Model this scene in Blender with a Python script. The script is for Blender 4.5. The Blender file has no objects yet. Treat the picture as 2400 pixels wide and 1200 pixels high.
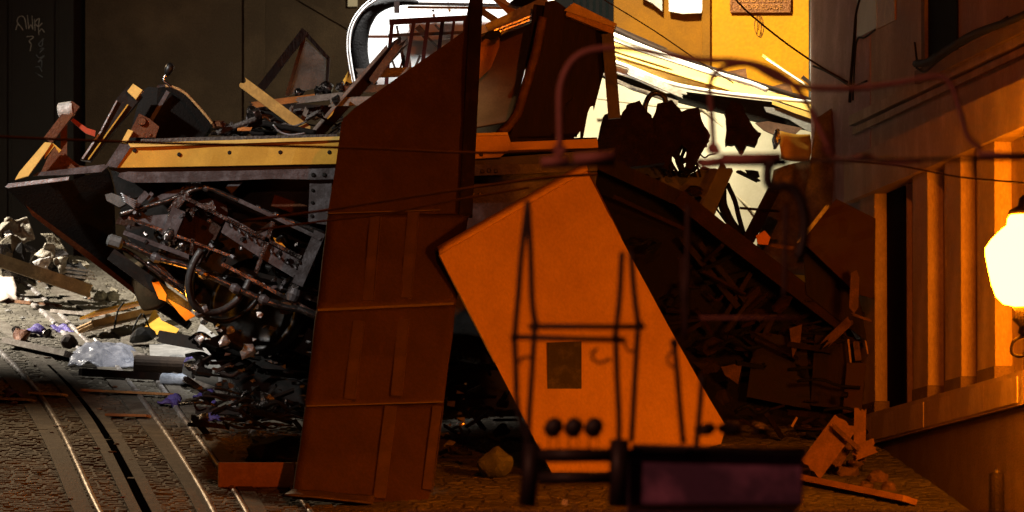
import bpy, math, random
from mathutils import Vector, Matrix, noise as mnoise

# ------------------------------------------------------------------ camera, world, lights
S = bpy.context.scene
C = S.collection
F = 18000.0                      # focal length in photograph pixels (270 mm lens on a 36 mm sensor)
CAM = Vector((0, 0, 1.7))
PITCH = math.atan(1358.0 / F)
cam = bpy.data.cameras.new('camera')
cam.lens = 270; cam.sensor_width = 36; cam.clip_end = 600; cam.clip_start = 0.5
cam.dof.use_dof = True; cam.dof.focus_distance = 61.0; cam.dof.aperture_fstop = 5.2
co = bpy.data.objects.new('camera', cam); C.objects.link(co)
co.location = CAM; co.rotation_euler = (math.pi / 2 + PITCH, 0, 0)
S.camera = co

W = bpy.data.worlds.new('World'); S.world = W; W.use_nodes = True
nt = W.node_tree
bg = nt.nodes['Background']
sky = nt.nodes.new('ShaderNodeTexSky'); sky.sky_type = 'NISHITA'; sky.sun_disc = False
sky.sun_elevation = math.radians(-4); sky.sun_rotation = math.radians(200)
nt.links.new(sky.outputs[0], bg.inputs[0])
bg.inputs[1].default_value = 0.015
S.view_settings.view_transform = 'Standard'; S.view_settings.look = 'None'
S.view_settings.exposure = 0.0; S.view_settings.gamma = 1.0
S.cycles.use_denoising = True
S.cycles.max_bounces = 6
S.cycles.sample_clamp_indirect = 6.0

def lamp(name, kind, loc, energy, col, aim=None, cone=60, blend=0.4, radius=0.15):
    l = bpy.data.lights.new(name, kind); l.energy = energy; l.color = col; l.shadow_soft_size = radius
    if kind == 'SPOT':
        l.spot_size = math.radians(cone); l.spot_blend = blend
    o = bpy.data.objects.new(name, l); C.objects.link(o); o.location = loc
    if aim is not None:
        o.rotation_euler = (Vector(aim) - Vector(loc)).to_track_quat('-Z', 'Y').to_euler()
    return o

# sodium street lantern on the right-hand facade, above the frame
lamp('sodium_street_light', 'POINT', (1.8, 45.0, 9.5), 1300, (1.0, 0.17, 0.005), radius=0.10)
# added unseen fill that brightens the pantograph and its hoops
lamp('pantograph_fill', 'POINT', (-2.5, 26.5, 6.5), 520, (1.0, 0.36, 0.22), radius=0.15)
# added unseen fill from the left for the near setts and rail glints
lamp('near_setts_fill', 'SPOT', (-6.5, 64.5, 10.5), 2600, (1.0, 0.70, 0.40), (-3.2, 57.6, 4.4), 44, 1.0, 0.12)
# rescue crew's white floods on the left, out of frame
lamp('rescue_flood_ground', 'SPOT', (-9.0, 67.2, 11.5), 14500, (1.0, 0.91, 0.77), (-3.7, 68.0, 6.4), 66, 1.0, 0.18)
lamp('rescue_flood_left', 'SPOT', (-9.0, 53.5, 11.5), 5200, (1.0, 0.95, 0.88), (-2.9, 60.3, 7.2), 22, 0.8, 0.15)
# rescue crew's floods above and behind the wreck
lamp('rescue_flood_roof', 'SPOT', (-1.0, 62.95, 10.8), 2600, (1.0, 0.99, 0.96), (-0.8, 63.6, 8.3), 66, 0.5, 0.15)
lamp('rescue_flood_back', 'SPOT', (0.75, 63.0, 10.6), 3400, (1.0, 0.86, 0.56), (2.2, 67.6, 7.6), 113, 0.8, 0.15)

# ------------------------------------------------------------------ pixel -> place helpers
FW = Vector((0, math.cos(PITCH), math.sin(PITCH))); UP = Vector((0, -math.sin(PITCH), math.cos(PITCH)))
def ray(px, py):
    return FW + Vector(((px - 1200) / F, 0, 0)) + UP * ((600 - py) / F)
def P(px, py, d):
    r = ray(px, py); return CAM + r * (d / r.y)
Z56 = P(1200, 1200, 56).z; Z72 = P(1200, 620, 72).z
SL = (Z72 - Z56) / 16.0
Y0 = 56 - Z56 / SL
def gz(y): return 0.0 if y < Y0 else (y - Y0) * SL
def G(px, py, up=0.0):
    r = ray(px, py); t = (-CAM.z - SL * Y0) / (r.z - SL * r.y) if abs(r.z - SL * r.y) > 1e-6 else 60
    p = CAM + r * t
    return Vector((p.x, p.y, gz(p.y) + up))
GN = Vector((0, -SL, 1)).normalized()
WA, WB = 11.807, -0.148                     # right-hand facade line: X = WA + WB*Y
WN = Vector((-0.9892, -0.1464, 0)); WD = Vector((-0.1464, 0.9892, 0))
def WP(px, py, off=0.0):
    y = WA / ((px - 1200) / F - WB); return P(px, py, y) + WN * off
def pt(p, d):
    if isinstance(p, Vector): return p
    return P(p[0], p[1], p[2] if len(p) > 2 else d)

# ------------------------------------------------------------------ materials
MATS = {}
def mat(name, col, rough=0.6, metal=0.0, var=0.35, scale=6.0, bump=0.15, col2=None, fine=60.0, spec=0.22, alpha=None, trans=0.0, emit=None, estr=0.0, streak=None, mixpos=(0.45, 0.7)):
    if name in MATS: return MATS[name]
    m = bpy.data.materials.new(name); m.use_nodes = True
    n = m.node_tree; b = n.nodes['Principled BSDF']; L = n.links.new
    tc = n.nodes.new('ShaderNodeTexCoord')
    mp = n.nodes.new('ShaderNodeMapping'); L(tc.outputs['Object'], mp.inputs[0])
    if streak: mp.inputs['Scale'].default_value = streak
    nz = n.nodes.new('ShaderNodeTexNoise'); nz.inputs['Scale'].default_value = scale; nz.inputs['Detail'].default_value = 7
    nz.inputs['Roughness'].default_value = 0.65
    L(mp.outputs[0], nz.inputs['Vector'])
    rp = n.nodes.new('ShaderNodeValToRGB'); L(nz.outputs['Fac'], rp.inputs[0])
    c2 = col2 if col2 else tuple(max(0, c * (1 - var)) for c in col)
    rp.color_ramp.elements[0].position = mixpos[0]; rp.color_ramp.elements[0].color = (*c2, 1)
    rp.color_ramp.elements[1].position = mixpos[1]; rp.color_ramp.elements[1].color = (*col, 1)
    f = n.nodes.new('ShaderNodeTexNoise'); f.inputs['Scale'].default_value = fine; f.inputs['Detail'].default_value = 4
    L(mp.outputs[0], f.inputs['Vector'])
    mx = n.nodes.new('ShaderNodeMix'); mx.data_type = 'RGBA'; mx.blend_type = 'MULTIPLY'; mx.inputs[0].default_value = min(1, var)
    L(rp.outputs[0], mx.inputs[6])
    g2 = n.nodes.new('ShaderNodeMapRange'); g2.inputs[1].default_value = 0.3; g2.inputs[2].default_value = 0.7
    g2.inputs[3].default_value = 0.55; g2.inputs[4].default_value = 1.15
    L(f.outputs['Fac'], g2.inputs[0]); L(g2.outputs[0], mx.inputs[7])
    L(mx.outputs[2], b.inputs['Base Color'])
    rr = n.nodes.new('ShaderNodeMapRange'); rr.inputs[3].default_value = max(0.05, rough - 0.15); rr.inputs[4].default_value = min(1, rough + 0.2)
    L(nz.outputs['Fac'], rr.inputs[0]); L(rr.outputs[0], b.inputs['Roughness'])
    b.inputs['Metallic'].default_value = metal
    b.inputs['Specular IOR Level'].default_value = spec
    if bump:
        bp = n.nodes.new('ShaderNodeBump'); bp.inputs['Strength'].default_value = bump; bp.inputs['Distance'].default_value = 0.02
        ad = n.nodes.new('ShaderNodeMath'); ad.operation = 'ADD'
        L(f.outputs['Fac'], ad.inputs[0]); L(nz.outputs['Fac'], ad.inputs[1]); L(ad.outputs[0], bp.inputs['Height'])
        L(bp.outputs[0], b.inputs['Normal'])
    if trans: b.inputs['Transmission Weight'].default_value = trans
    if alpha is not None: b.inputs['Alpha'].default_value = alpha
    if emit: b.inputs['Emission Color'].default_value = (*emit, 1); b.inputs['Emission Strength'].default_value = estr
    MATS[name] = m
    return m
YEL = mat('yellow_tram_paint', (0.62, 0.34, 0.045), 0.38, var=0.25, scale=5, bump=0.05, col2=(0.5, 0.27, 0.04), fine=90)
YELP = mat('pale_yellow_paint', (0.78, 0.52, 0.14), 0.45, var=0.2, bump=0.06)
GREY = mat('grey_girder_steel', (0.135, 0.125, 0.132), 0.42, 0.3, var=0.4, scale=9, bump=0.2, col2=(0.06, 0.05, 0.05))
DSTEEL = mat('dark_oily_steel', (0.16, 0.145, 0.14), 0.26, 0.85, var=0.5, scale=12, bump=0.4, col2=(0.03, 0.025, 0.022))
LSTEEL = mat('light_greasy_steel', (0.42, 0.40, 0.39), 0.2, 0.92, var=0.5, scale=14, bump=0.3, col2=(0.12, 0.10, 0.09))
CHROME = mat('bright_metal', (0.62, 0.63, 0.65), 0.2, 1.0, var=0.25, scale=10, bump=0.1)
ALU = mat('worn_aluminium', (0.55, 0.56, 0.58), 0.35, 0.7, var=0.4, scale=10, bump=0.25)
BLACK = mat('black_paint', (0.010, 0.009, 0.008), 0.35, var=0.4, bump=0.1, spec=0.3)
BLACKM = mat('matt_black_rubber', (0.008, 0.007, 0.006), 0.8, var=0.4, bump=0.3)
RUST = mat('rusty_brown_steel', (0.14, 0.055, 0.02), 0.55, 0.2, var=0.5, scale=12, bump=0.3, col2=(0.09, 0.03, 0.012))
BROWN = mat('brown_panel_paint', (0.072, 0.036, 0.025), 0.75, var=0.5, scale=3.0, bump=0.2, col2=(0.042, 0.021, 0.014), streak=(1, 1, .35), mixpos=(.3, .75), spec=0.1)
BROWNR = mat('brown_panel_rib', (0.11, 0.062, 0.043), 0.5, var=0.3, scale=4, bump=0.1)
ORNG = mat('yellow_sheet_panel', (0.60, 0.35, 0.085), 0.55, var=0.3, scale=1.8, bump=0.18, col2=(0.44, 0.24, 0.05), streak=(1, 1, .5), mixpos=(.3, .75))
DWOOD = mat('dark_varnished_wood', (0.026, 0.012, 0.007), 0.75, var=0.5, scale=8, bump=0.2, streak=(1, 1, 0.15), col2=(0.011, 0.005, 0.003))
WOOD = mat('brown_timber', (0.15, 0.07, 0.028), 0.6, var=0.45, scale=10, bump=0.3, col2=(0.07, 0.03, 0.012))
PALEW = mat('pale_timber', (0.50, 0.31, 0.13), 0.6, var=0.4, scale=10, bump=0.3, col2=(0.34, 0.19, 0.07))
GREYW = mat('grey_weathered_timber', (0.26, 0.23, 0.20), 0.7, var=0.45, scale=12, bump=0.35, col2=(0.14, 0.115, 0.095))
WHITE = mat('white_gloss_paint', (0.82, 0.82, 0.80), 0.4, var=0.08, scale=3, bump=0.03, fine=20)
DIRTW = mat('dirty_white_paint', (0.66, 0.65, 0.62), 0.5, var=0.45, scale=14, bump=0.15, col2=(0.38, 0.36, 0.33))
CREAM = mat('cream_paint', (0.46, 0.44, 0.36), 0.5, var=0.12, scale=2, bump=0.04, col2=(0.38, 0.36, 0.28))
MAROON = mat('maroon_paint', (0.10, 0.022, 0.028), 0.4, var=0.35, scale=16, bump=0.15)
DRED = mat('dark_red_panel', (0.035, 0.007, 0.004), 0.6, var=0.25, scale=4, bump=0.08)
RED = mat('red_paint', (0.45, 0.07, 0.03), 0.4, var=0.3, bump=0.1)
RUBBLE = mat('dusty_rubble', (0.22, 0.195, 0.145), 0.9, var=0.5, scale=14, bump=0.7, col2=(0.10, 0.085, 0.06))
CRUMP = mat('dusty_crumpled_steel', (0.33, 0.30, 0.24), 0.5, 0.3, var=0.5, scale=12, bump=0.4, col2=(0.15, 0.13, 0.10))
PURPLE = mat('purple_cloth', (0.085, 0.06, 0.24), 0.55, var=0.4, scale=20, bump=0.4)
PLAST = mat('clear_plastic_film', (0.50, 0.51, 0.57), 0.16, var=0.3, scale=10, bump=0.3, col2=(0.30, 0.31, 0.37), spec=0.8, alpha=0.6)
PAPER = mat('off_white_board', (0.24, 0.23, 0.215), 0.7, var=0.35, scale=10, bump=0.15)
GLASS = mat('dirty_glass', (0.30, 0.32, 0.30), 0.12, var=0.5, scale=6, bump=0.05, alpha=0.45, spec=0.8)
SHARD = mat('broken_glass', (0.55, 0.58, 0.60), 0.08, 0.2, var=0.3, bump=0.02, spec=1.0)
FELT = mat('grey_felt', (0.16, 0.145, 0.135), 0.95, var=0.5, scale=30, bump=0.8)
CONC = mat('pale_concrete', (0.15, 0.155, 0.15), 0.85, var=0.35, scale=9, bump=0.35)
RAILM = mat('worn_rail_steel', (0.55, 0.54, 0.53), 0.36, 0.5, var=0.45, scale=14, bump=0.2, col2=(0.2, 0.17, 0.15))
BAND = mat('track_stone_band', (0.15, 0.135, 0.11), 0.8, var=0.5, scale=6, bump=0.6, col2=(0.075, 0.062, 0.048))
PINKM = mat('pinkish_pantograph_paint', (0.25, 0.095, 0.08), 0.6, 0.1, var=0.3, bump=0.1)
PBLACK = mat('pantograph_dark_steel', (0.030, 0.020, 0.018), 0.5, 0.3, var=0.3, bump=0.1)
PURPB = mat('plum_roof_box_paint', (0.32, 0.13, 0.24), 0.6, var=0.45, scale=3, bump=0.05, col2=(0.075, 0.035, 0.075))

# ------------------------------------------------------------------ object helpers
def make(name, verts, faces, m, parent=None, smooth=False, mods=None):
    vs = [Vector(v) for v in verts]
    c = sum(vs, Vector()) / len(vs)
    me = bpy.data.meshes.new(name)
    me.from_pydata([v - c for v in vs], [], faces); me.update()
    if m: me.materials.append(m)
    if smooth:
        me.polygons.foreach_set('use_smooth', [True] * len(me.polygons))
    o = bpy.data.objects.new(name, me); C.objects.link(o); o.location = c
    if parent is not None: adopt(o, parent)
    return o
def adopt(o, parent):
    o.parent = parent; o.matrix_parent_inverse = Matrix.Translation(-parent.location)
def tag(o, label, cat, group=None, kind=None):
    if label: o['label'] = label
    if cat: o['category'] = cat
    if group: o['group'] = group
    if kind: o['kind'] = kind
    return o
def struct(o): o['kind'] = 'structure'; return o
def thing(name, loc, label, cat, group=None):
    o = bpy.data.objects.new(name, None); C.objects.link(o); o.location = loc; o.empty_display_size = 0.2
    return tag(o, label, cat, group)
def fixn(me_o):
    import bmesh
    b = bmesh.new(); b.from_mesh(me_o.data); bmesh.ops.recalc_face_normals(b, faces=b.faces); b.to_mesh(me_o.data); b.free()
    return me_o
def plate(name, poly, d, th, m, parent=None, dirv=(0, 1, 0)):
    """polygon of photo points at depth d (or per-point depth), extruded th metres away from the viewer"""
    f = [pt(p, d) for p in poly]; k = len(f); dv = Vector(dirv) * th
    v = f + [p + dv for p in f]
    fc = [list(range(k)), list(range(2 * k - 1, k - 1, -1))] + [[i, i + k, (i + 1) % k + k, (i + 1) % k] for i in range(k)]
    return fixn(make(name, v, fc, m, parent))
def frame_of(a, b, roll=0.0):
    ax = (b - a); L = ax.length; ax = ax / L
    ref = Vector((0, 1, 0)) if abs(ax.y) < 0.95 else Vector((0, 0, 1))
    u = ax.cross(ref).normalized(); w = u.cross(ax).normalized()
    if roll:
        q = Matrix.Rotation(math.radians(roll), 3, ax); u = q @ u; w = q @ w
    return ax, u, w, L
def bar(name, a, b, w, h, m, parent=None, d=60, roll=0, jag=(0, 0), seed=0, bend=0.0, hole=None):
    """a board or beam from a to b: w across the view, h in depth; jag = splintered ends"""
    a, b = pt(a, d), pt(b, d); ax, u, n, L = frame_of(a, b, roll); r = random.Random(seed + int(a.x * 1000))
    def end(sgn, j):
        if not j: return [(0.0, s) for s in (-.5, .5)]
        k = 6; return [(sgn * r.uniform(-0.2, 1) * j, -.5 + i / k) for i in range(k + 1)]
    e0 = [(-x, s) for x, s in end(1, jag[0])]; e1 = [(L + x, s) for x, s in end(1, jag[1])]
    segs = 5 if bend else 1
    out = [(x, s) for x, s in e0]
    for i in range(1, segs): out.append((L * i / segs, .5))
    out += [(x, s) for x, s in reversed(e1)]
    for i in range(segs - 1, 0, -1): out.append((L * i / segs, -.5))
    def q(x, s): return a + ax * x + u * (s * w + bend * math.sin(math.pi * min(1, max(0, x / L))))
    f = [q(x, s) - n * h / 2 for x, s in out]; k = len(f); v = f + [p + n * h for p in f]
    fc = [list(range(k)), list(range(2 * k - 1, k - 1, -1))] + [[i, i + k, (i + 1) % k + k, (i + 1) % k] for i in range(k)]
    return fixn(make(name, v, fc, m, parent))
def smoothline(pts, n=6):
    if len(pts) < 3: return pts
    q = [pts[0] * 2 - pts[1]] + pts + [pts[-1] * 2 - pts[-2]]; out = []
    for i in range(1, len(q) - 2):
        p0, p1, p2, p3 = q[i - 1:i + 3]
        for k in range(n):
            t = k / n
            out.append(0.5 * ((2 * p1) + (p2 - p0) * t + (2 * p0 - 5 * p1 + 4 * p2 - p3) * t * t + (3 * p1 - p0 - 3 * p2 + p3) * t ** 3))
    out.append(pts[-1]); return out
def tube(name, pts, r, m, parent=None, d=60, sides=8, n=5, flat=1.0, curve=True):
    p = [pt(x, d) for x in pts]
    if curve: p = smoothline(p, n)
    v, fc = [], []; u = None
    for i, x in enumerate(p):
        t = (p[min(i + 1, len(p) - 1)] - p[max(i - 1, 0)]).normalized()
        if u is None:
            u = t.cross(Vector((0, 1, 0)) if abs(t.y) < 0.9 else Vector((1, 0, 0))).normalized()
        else:
            u = (u - t * u.dot(t)).normalized()
        w = t.cross(u)
        rr = r(i / (len(p) - 1)) if callable(r) else r
        for s in range(sides):
            a = 2 * math.pi * s / sides; v.append(x + u * math.cos(a) * rr + w * math.sin(a) * rr * flat)
    for i in range(len(p) - 1):
        for s in range(sides):
            s2 = (s + 1) % sides
            fc.append([i * sides + s, i * sides + s2, (i + 1) * sides + s2, (i + 1) * sides + s])
    fc.append(list(range(sides - 1, -1, -1))); fc.append([len(v) - sides + s for s in range(sides)])
    return make(name, v, fc, m, parent, True)
def lathe(name, base, prof, m, parent=None, sides=28, axis=Vector((0, 0, 1))):
    ax, u, w, _ = frame_of(Vector(), axis)
    v, fc = [], []
    for r, z in prof:
        for s in range(sides):
            a = 2 * math.pi * s / sides; v.append(base + ax * z + (u * math.cos(a) + w * math.sin(a)) * r)
    k = len(prof)
    for i in range(k - 1):
        for s in range(sides):
            s2 = (s + 1) % sides; fc.append([i * sides + s, i * sides + s2, (i + 1) * sides + s2, (i + 1) * sides + s])
    fc.append(list(range(sides - 1, -1, -1))); fc.append([(k - 1) * sides + s for s in range(sides)])
    o = make(name, v, fc, m, parent, len(prof) > 4)
    return o
def sheet(name, c, nx, ny, amp, m, parent=None, d=60, th=0.006, seed=0, freq=2.5, smooth=True, fn=None):
    """crumpled sheet spanning four corner points (tl,tr,br,bl), with real thickness"""
    tl, tr, br, bl = [pt(p, d) for p in c]
    nrm = (tr - tl).cross(bl - tl).normalized(); v, fc = [], []
    for j in range(ny + 1):
        for i in range(nx + 1):
            s, t = i / nx, j / ny
            p = (tl * (1 - s) + tr * s) * (1 - t) + (bl * (1 - s) + br * s) * t
            q = p * freq + Vector((seed * 3.7, seed * 1.3, 0))
            p = p + nrm * amp * (mnoise.noise(q) + 0.5 * mnoise.noise(q * 2.7) + 0.3 * abs(mnoise.noise(q * 5.1)))
            p = p + Vector((mnoise.noise(q * 1.9 + Vector((9, 0, 0))), 0, mnoise.noise(q * 1.9 + Vector((0, 9, 0))))) * amp * 0.5
            if fn: p = p + fn(s, t)
            v.append(p)
    for j in range(ny):
        for i in range(nx):
            a = j * (nx + 1) + i; fc.append([a, a + 1, a + nx + 2, a + nx + 1])
    o = make(name, v, fc, m, parent, smooth)
    so = o.modifiers.new('thickness', 'SOLIDIFY'); so.thickness = th
    return o
def rock(name, c, s, m, parent=None, seed=0, sharp=0.35, sub=2, sq=(1, 1, 1)):
    import bmesh
    b = bmesh.new(); bmesh.ops.create_icosphere(b, subdivisions=sub, radius=1)
    r = random.Random(seed); off = Vector((r.uniform(0, 99), r.uniform(0, 99), 0))
    cuts = [(Vector((r.gauss(0, 1), r.gauss(0, 1), r.gauss(0, 1))).normalized(), r.uniform(0.45, 0.8)) for _ in range(9)]
    for v in b.verts:
        p = v.co.copy()
        for nn, dd in cuts:
            e = p.dot(nn) - dd
            if e > 0: p -= nn * e
        p *= 1 + sharp * mnoise.noise(p * 1.8 + off)
        v.co = Vector((p.x * sq[0], p.y * sq[1], p.z * sq[2])) * s
    me = bpy.data.meshes.new(name); b.to_mesh(me); b.free(); me.materials.append(m)
    o = bpy.data.objects.new(name, me); C.objects.link(o); o.location = c
    if parent is not None: adopt(o, parent)
    return o
def box(name, c, dx, dy, dz, m, parent=None, X=Vector((1, 0, 0)), Y=Vector((0, 1, 0)), Z=Vector((0, 0, 1)), bev=0.0):
    v = [c + X * dx * sx + Y * dy * sy + Z * dz * sz for sx in (-.5, .5) for sy in (-.5, .5) for sz in (-.5, .5)]
    fc = [[0, 1, 3, 2], [4, 6, 7, 5], [0, 4, 5, 1], [2, 3, 7, 6], [0, 2, 6, 4], [1, 5, 7, 3]]
    o = fixn(make(name, v, fc, m, parent))
    if bev:
        md = o.modifiers.new('edge', 'BEVEL'); md.width = bev; md.segments = 2
    return o
def bolt(parent, px, py, d, r=0.016, m=None, h=0.012):
    c = P(px, py, d); return lathe('bolt', c, [(r, 0), (r, -h * .6), (r * .7, -h)][::-1], m or BLACK, parent, 8, Vector((0, 1, 0)))
def wallbox(name, px0, px1, ztop0, zbot0, off0, off1, m, parent=None):
    """box on the right facade between two photo columns, tops/bottoms given as heights"""
    y0 = WA / ((px0 - 1200) / F - WB); y1 = WA / ((px1 - 1200) / F - WB)
    a = Vector((WA + WB * y0, y0, 0)); b = Vector((WA + WB * y1, y1, 0)); v = []
    for p in (a, b):
        for of in (off0, off1):
            for z in (zbot0, ztop0): v.append(Vector((p.x, p.y, z)) + WN * of)
    fc = [[0, 1, 3, 2], [4, 6, 7, 5], [0, 4, 5, 1], [2, 3, 7, 6], [0, 2, 6, 4], [1, 5, 7, 3]]
    return fixn(make(name, v, fc, m, parent))

def dented(o, amp, freq=1.6, size=.12, seed=0):
    """buckle a plate: refine it and push it out of true, keeping its thickness"""
    import bmesh
    b = bmesh.new(); b.from_mesh(o.data); bmesh.ops.triangulate(b, faces=b.faces[:])
    for _ in range(6):
        e = [x for x in b.edges if x.calc_length() > size]
        if not e: break
        bmesh.ops.subdivide_edges(b, edges=e, cuts=1); bmesh.ops.triangulate(b, faces=b.faces[:])
    for v in b.verts:
        q = Vector((v.co.x, 0, v.co.z)) * freq + Vector((seed * 2.3, 0, seed))
        v.co.y += amp * (mnoise.noise(q) + .5 * mnoise.noise(q * 2.3) + .25 * mnoise.noise(q * 5))
    b.to_mesh(o.data); b.free()
    return o
def jagpoly(c, rx, ry, n, seed, amp=.25):
    r = random.Random(seed); return [(c[0] + rx * math.cos(a) * (1 + r.uniform(-amp, amp)), c[1] + ry * math.sin(a) * (1 + r.uniform(-amp, amp))) for a in [2 * math.pi * i / n for i in range(n)]]
def ragged(poly, amp, seed, n=3):
    r = random.Random(seed); out = []
    for i, p in enumerate(poly):
        q = poly[(i + 1) % len(poly)]
        for k in range(n):
            t = k / n; out.append((p[0] + (q[0] - p[0]) * t + r.uniform(-amp, amp), p[1] + (q[1] - p[1]) * t + r.uniform(-amp, amp)))
    return out
def junk(parent, x, y, d, s, seed, mats=None):
    r = random.Random(seed); m = r.choice(mats or (BLACK, BLACKM, BLACKM, DSTEEL, DWOOD)); k = r.random(); a = r.choice((-.5, .2, .45, 1.0, 2.2)) + r.uniform(-.3, .3)
    if k < .14:
        q = jagpoly((0, 0), 1, .5, 6, seed, .4)
        plate('torn_plate', [(x + s * .7 * (u * math.cos(a) - w * math.sin(a)), y + s * .7 * (u * math.sin(a) + w * math.cos(a)), d + r.uniform(-.06, .06)) for u, w in q], d, .012, m, parent)
    elif k < .6:
        L = s * r.uniform(.6, 1.8)
        bar('broken_bar', (x - L * math.cos(a), y - L * .6 * math.sin(a), d - .1), (x + L * math.cos(a), y + L * .6 * math.sin(a), d + .1), r.uniform(.012, .045), r.uniform(.012, .04), m, parent, d, r.uniform(0, 90), (.02, .03), seed)
    elif k < .88:
        tube('bent_tube', [(x - s * 1.3, y + r.uniform(-8, 8), d), (x - s * .3, y + r.uniform(-14, 10), d - .05), (x + s * .4, y + r.uniform(-10, 10), d), (x + s * 1.3, y + r.uniform(-6, 14), d + .05)], r.uniform(.005, .018), m, parent, d, 7, 4)
    else:
        rock('chunk', P(x, y, d), s / 420, m, parent, seed, .7, 2, (1.2, 1, .8))

# ------------------------------------------------------------------ ground
def ground_material():
    m = bpy.data.materials.new('cobbled_street'); m.use_nodes = True
    n = m.node_tree; b = n.nodes['Principled BSDF']; L = n.links.new
    tc = n.nodes.new('ShaderNodeTexCoord')
    nz = n.nodes.new('ShaderNodeTexNoise'); nz.inputs['Scale'].default_value = 1.4; nz.inputs['Detail'].default_value = 8
    L(tc.outputs['Object'], nz.inputs['Vector'])
    rp = n.nodes.new('ShaderNodeValToRGB'); L(nz.outputs['Fac'], rp.inputs[0])
    rp.color_ramp.elements[0].position = .35; rp.color_ramp.elements[0].color = (.06, .05, .038, 1)
    rp.color_ramp.elements[1].position = .7; rp.color_ramp.elements[1].color = (.12, .105, .08, 1)
    L(rp.outputs[0], b.inputs['Base Color']); b.inputs['Roughness'].default_value = .85
    bp = n.nodes.new('ShaderNodeBump'); bp.inputs['Strength'].default_value = .6; bp.inputs['Distance'].default_value = .02
    f = n.nodes.new('ShaderNodeTexNoise'); f.inputs['Scale'].default_value = 40; L(tc.outputs['Object'], f.inputs['Vector'])
    L(f.outputs['Fac'], bp.inputs['Height']); L(bp.outputs[0], b.inputs['Normal'])
    return m
GM = ground_material()
ys = [-40, Y0 - 3, Y0, 60, 90, 160]
v = []; 
for y in ys: v += [(-90, y, gz(y)), (90, y, gz(y))]
street = struct(make('street', v, [[2 * i, 2 * i + 1, 2 * i + 3, 2 * i + 2] for i in range(len(ys) - 1)], GM))
SETT = mat('granite_setts', (0.15, 0.135, 0.105), 0.8, var=0.5, scale=2.2, bump=0.5, col2=(0.065, 0.056, 0.042), fine=45)
def setts():
    r = random.Random(5); v, fc = [], []
    y = 55.3; row = 0
    while y < 73.0:
        w = 0.085 + r.uniform(-.01, .015); x = -4.9 + r.uniform(0, .1)
        while x < 3.2:
            l = 0.11 + r.uniform(-.025, .05); up = 0.008 + r.uniform(-.003, .004) + (0.007 if r.random() < .04 else 0)
            x0, x1, ya, yb = x + .006, x + l - .006, y + .005, y + w - .007
            i = len(v); bv = .012
            for (xx, yy, h) in ((x0, ya, -.006), (x1, ya, -.006), (x1, yb, -.006), (x0, yb, -.006),
                                (x0 + bv, ya + bv, up), (x1 - bv, ya + bv, up + r.uniform(-.004, .004)), (x1 - bv, yb - bv, up), (x0 + bv, yb - bv, up + r.uniform(-.004, .004))):
                yy += .05 * math.sin(xx * 1.3); v.append(Vector((xx, yy, gz(yy) + h)))
            fc += [[i + 4, i + 5, i + 6, i + 7], [i, i + 1, i + 5, i + 4], [i + 1, i + 2, i + 6, i + 5], [i + 2, i + 3, i + 7, i + 6], [i + 3, i, i + 4, i + 7]]
            x += l
        y += w
    o = make('cobblestones', v, fc, SETT)
    return tag(o, 'worn granite setts paving the sloping street between the tram rails', 'cobblestones', kind='stuff')
setts()
def swept(name, px, w, h, m, base=0.0, side=0.0):
    import numpy as np
    co_ = np.polyfit([q[1] for q in px], [q[0] for q in px], 3 if len(px) > 5 else 2)
    p = [G(float(np.polyval(co_, y)), float(y)) for y in np.linspace(px[0][1], px[-1][1], 40)]; v, fc = [], []
    for i, x in enumerate(p):
        t = p[min(i + 1, len(p) - 1)] - p[max(i - 1, 0)]; t.normalize(); s = t.cross(GN).normalized()
        jit = 0.004 * mnoise.noise(x * 1.5)
        for a, hh in (((-.5, base - .03), (-.5, base + h * .45), (-.3, base + h * .92), (.3, base + h), (.5, base + h * .45), (.5, base - .03)) if 'rail' in name else ((-.5, base - .03), (-.5, base + h + jit), (.5, base + h + jit), (.5, base - .03))):
            v.append(x + s * (a * w + side) + GN * hh)
    c = 6 if 'rail' in name else 4
    for i in range(len(p) - 1):
        for k in range(c - 1): fc.append([c * i + k, c * i + k + 1, c * i + k + c + 1, c * i + k + c])
    n = c * (len(p) - 1); fc += [list(range(c)), [n + c - 1 - k for k in range(c)]]
    return struct(make(name, v, fc, m, None, c == 6))
rA = [(-90, 760), (0, 828), (60, 880), (115, 965), (155, 1050), (195, 1115), (240, 1200), (262, 1260)]
bA = [(-100, 780), (0, 850), (45, 915), (100, 1000), (155, 1105), (200, 1200), (222, 1260)]
bB = [(20, 800), (110, 862), (160, 928), (215, 1020), (272, 1105), (322, 1200), (345, 1260)]
bC = [(50, 800), (140, 865), (207, 937), (262, 1022), (322, 1112), (372, 1200), (398, 1260)]
sl = [(35, 800), (125, 864), (184, 932), (239, 1021), (297, 1108), (347, 1200), (371, 1260)]
bD = [(200, 800), (255, 872), (290, 922), (345, 988), (400, 1062), (446, 1132), (482, 1200), (510, 1260)]
rD = [(225, 800), (285, 880), (345, 950), (400, 1040), (450, 1110), (500, 1200), (528, 1260)]
rE = [(330, 840), (375, 905), (430, 980), (490, 1070), (540, 1140), (580, 1200), (606, 1260)]
bE = [(365, 850), (412, 918), (470, 1000), (528, 1082), (575, 1150), (606, 1200), (632, 1260)]
rF = [(500, 880), (552, 962), (620, 1050), (700, 1160), (730, 1210)]
for nm, px, w, h, m in (('stone_band', bA, .14, .016, BAND), ('tram_rail', rA, .05, .03, RAILM), ('stone_band', bB, .085, .020, BAND),
                        ('stone_band', bC, .085, .020, BAND), ('stone_band', bD, .15, .016, BAND), ('tram_rail', rD, .05, .032, RAILM),
                        ('tram_rail', rE, .045, .028, RAILM), ('stone_band', bE, .12, .02, BAND), ('tram_rail', rF, .05, .03, RAILM)):
    swept(nm, px, w, h, m)
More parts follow.
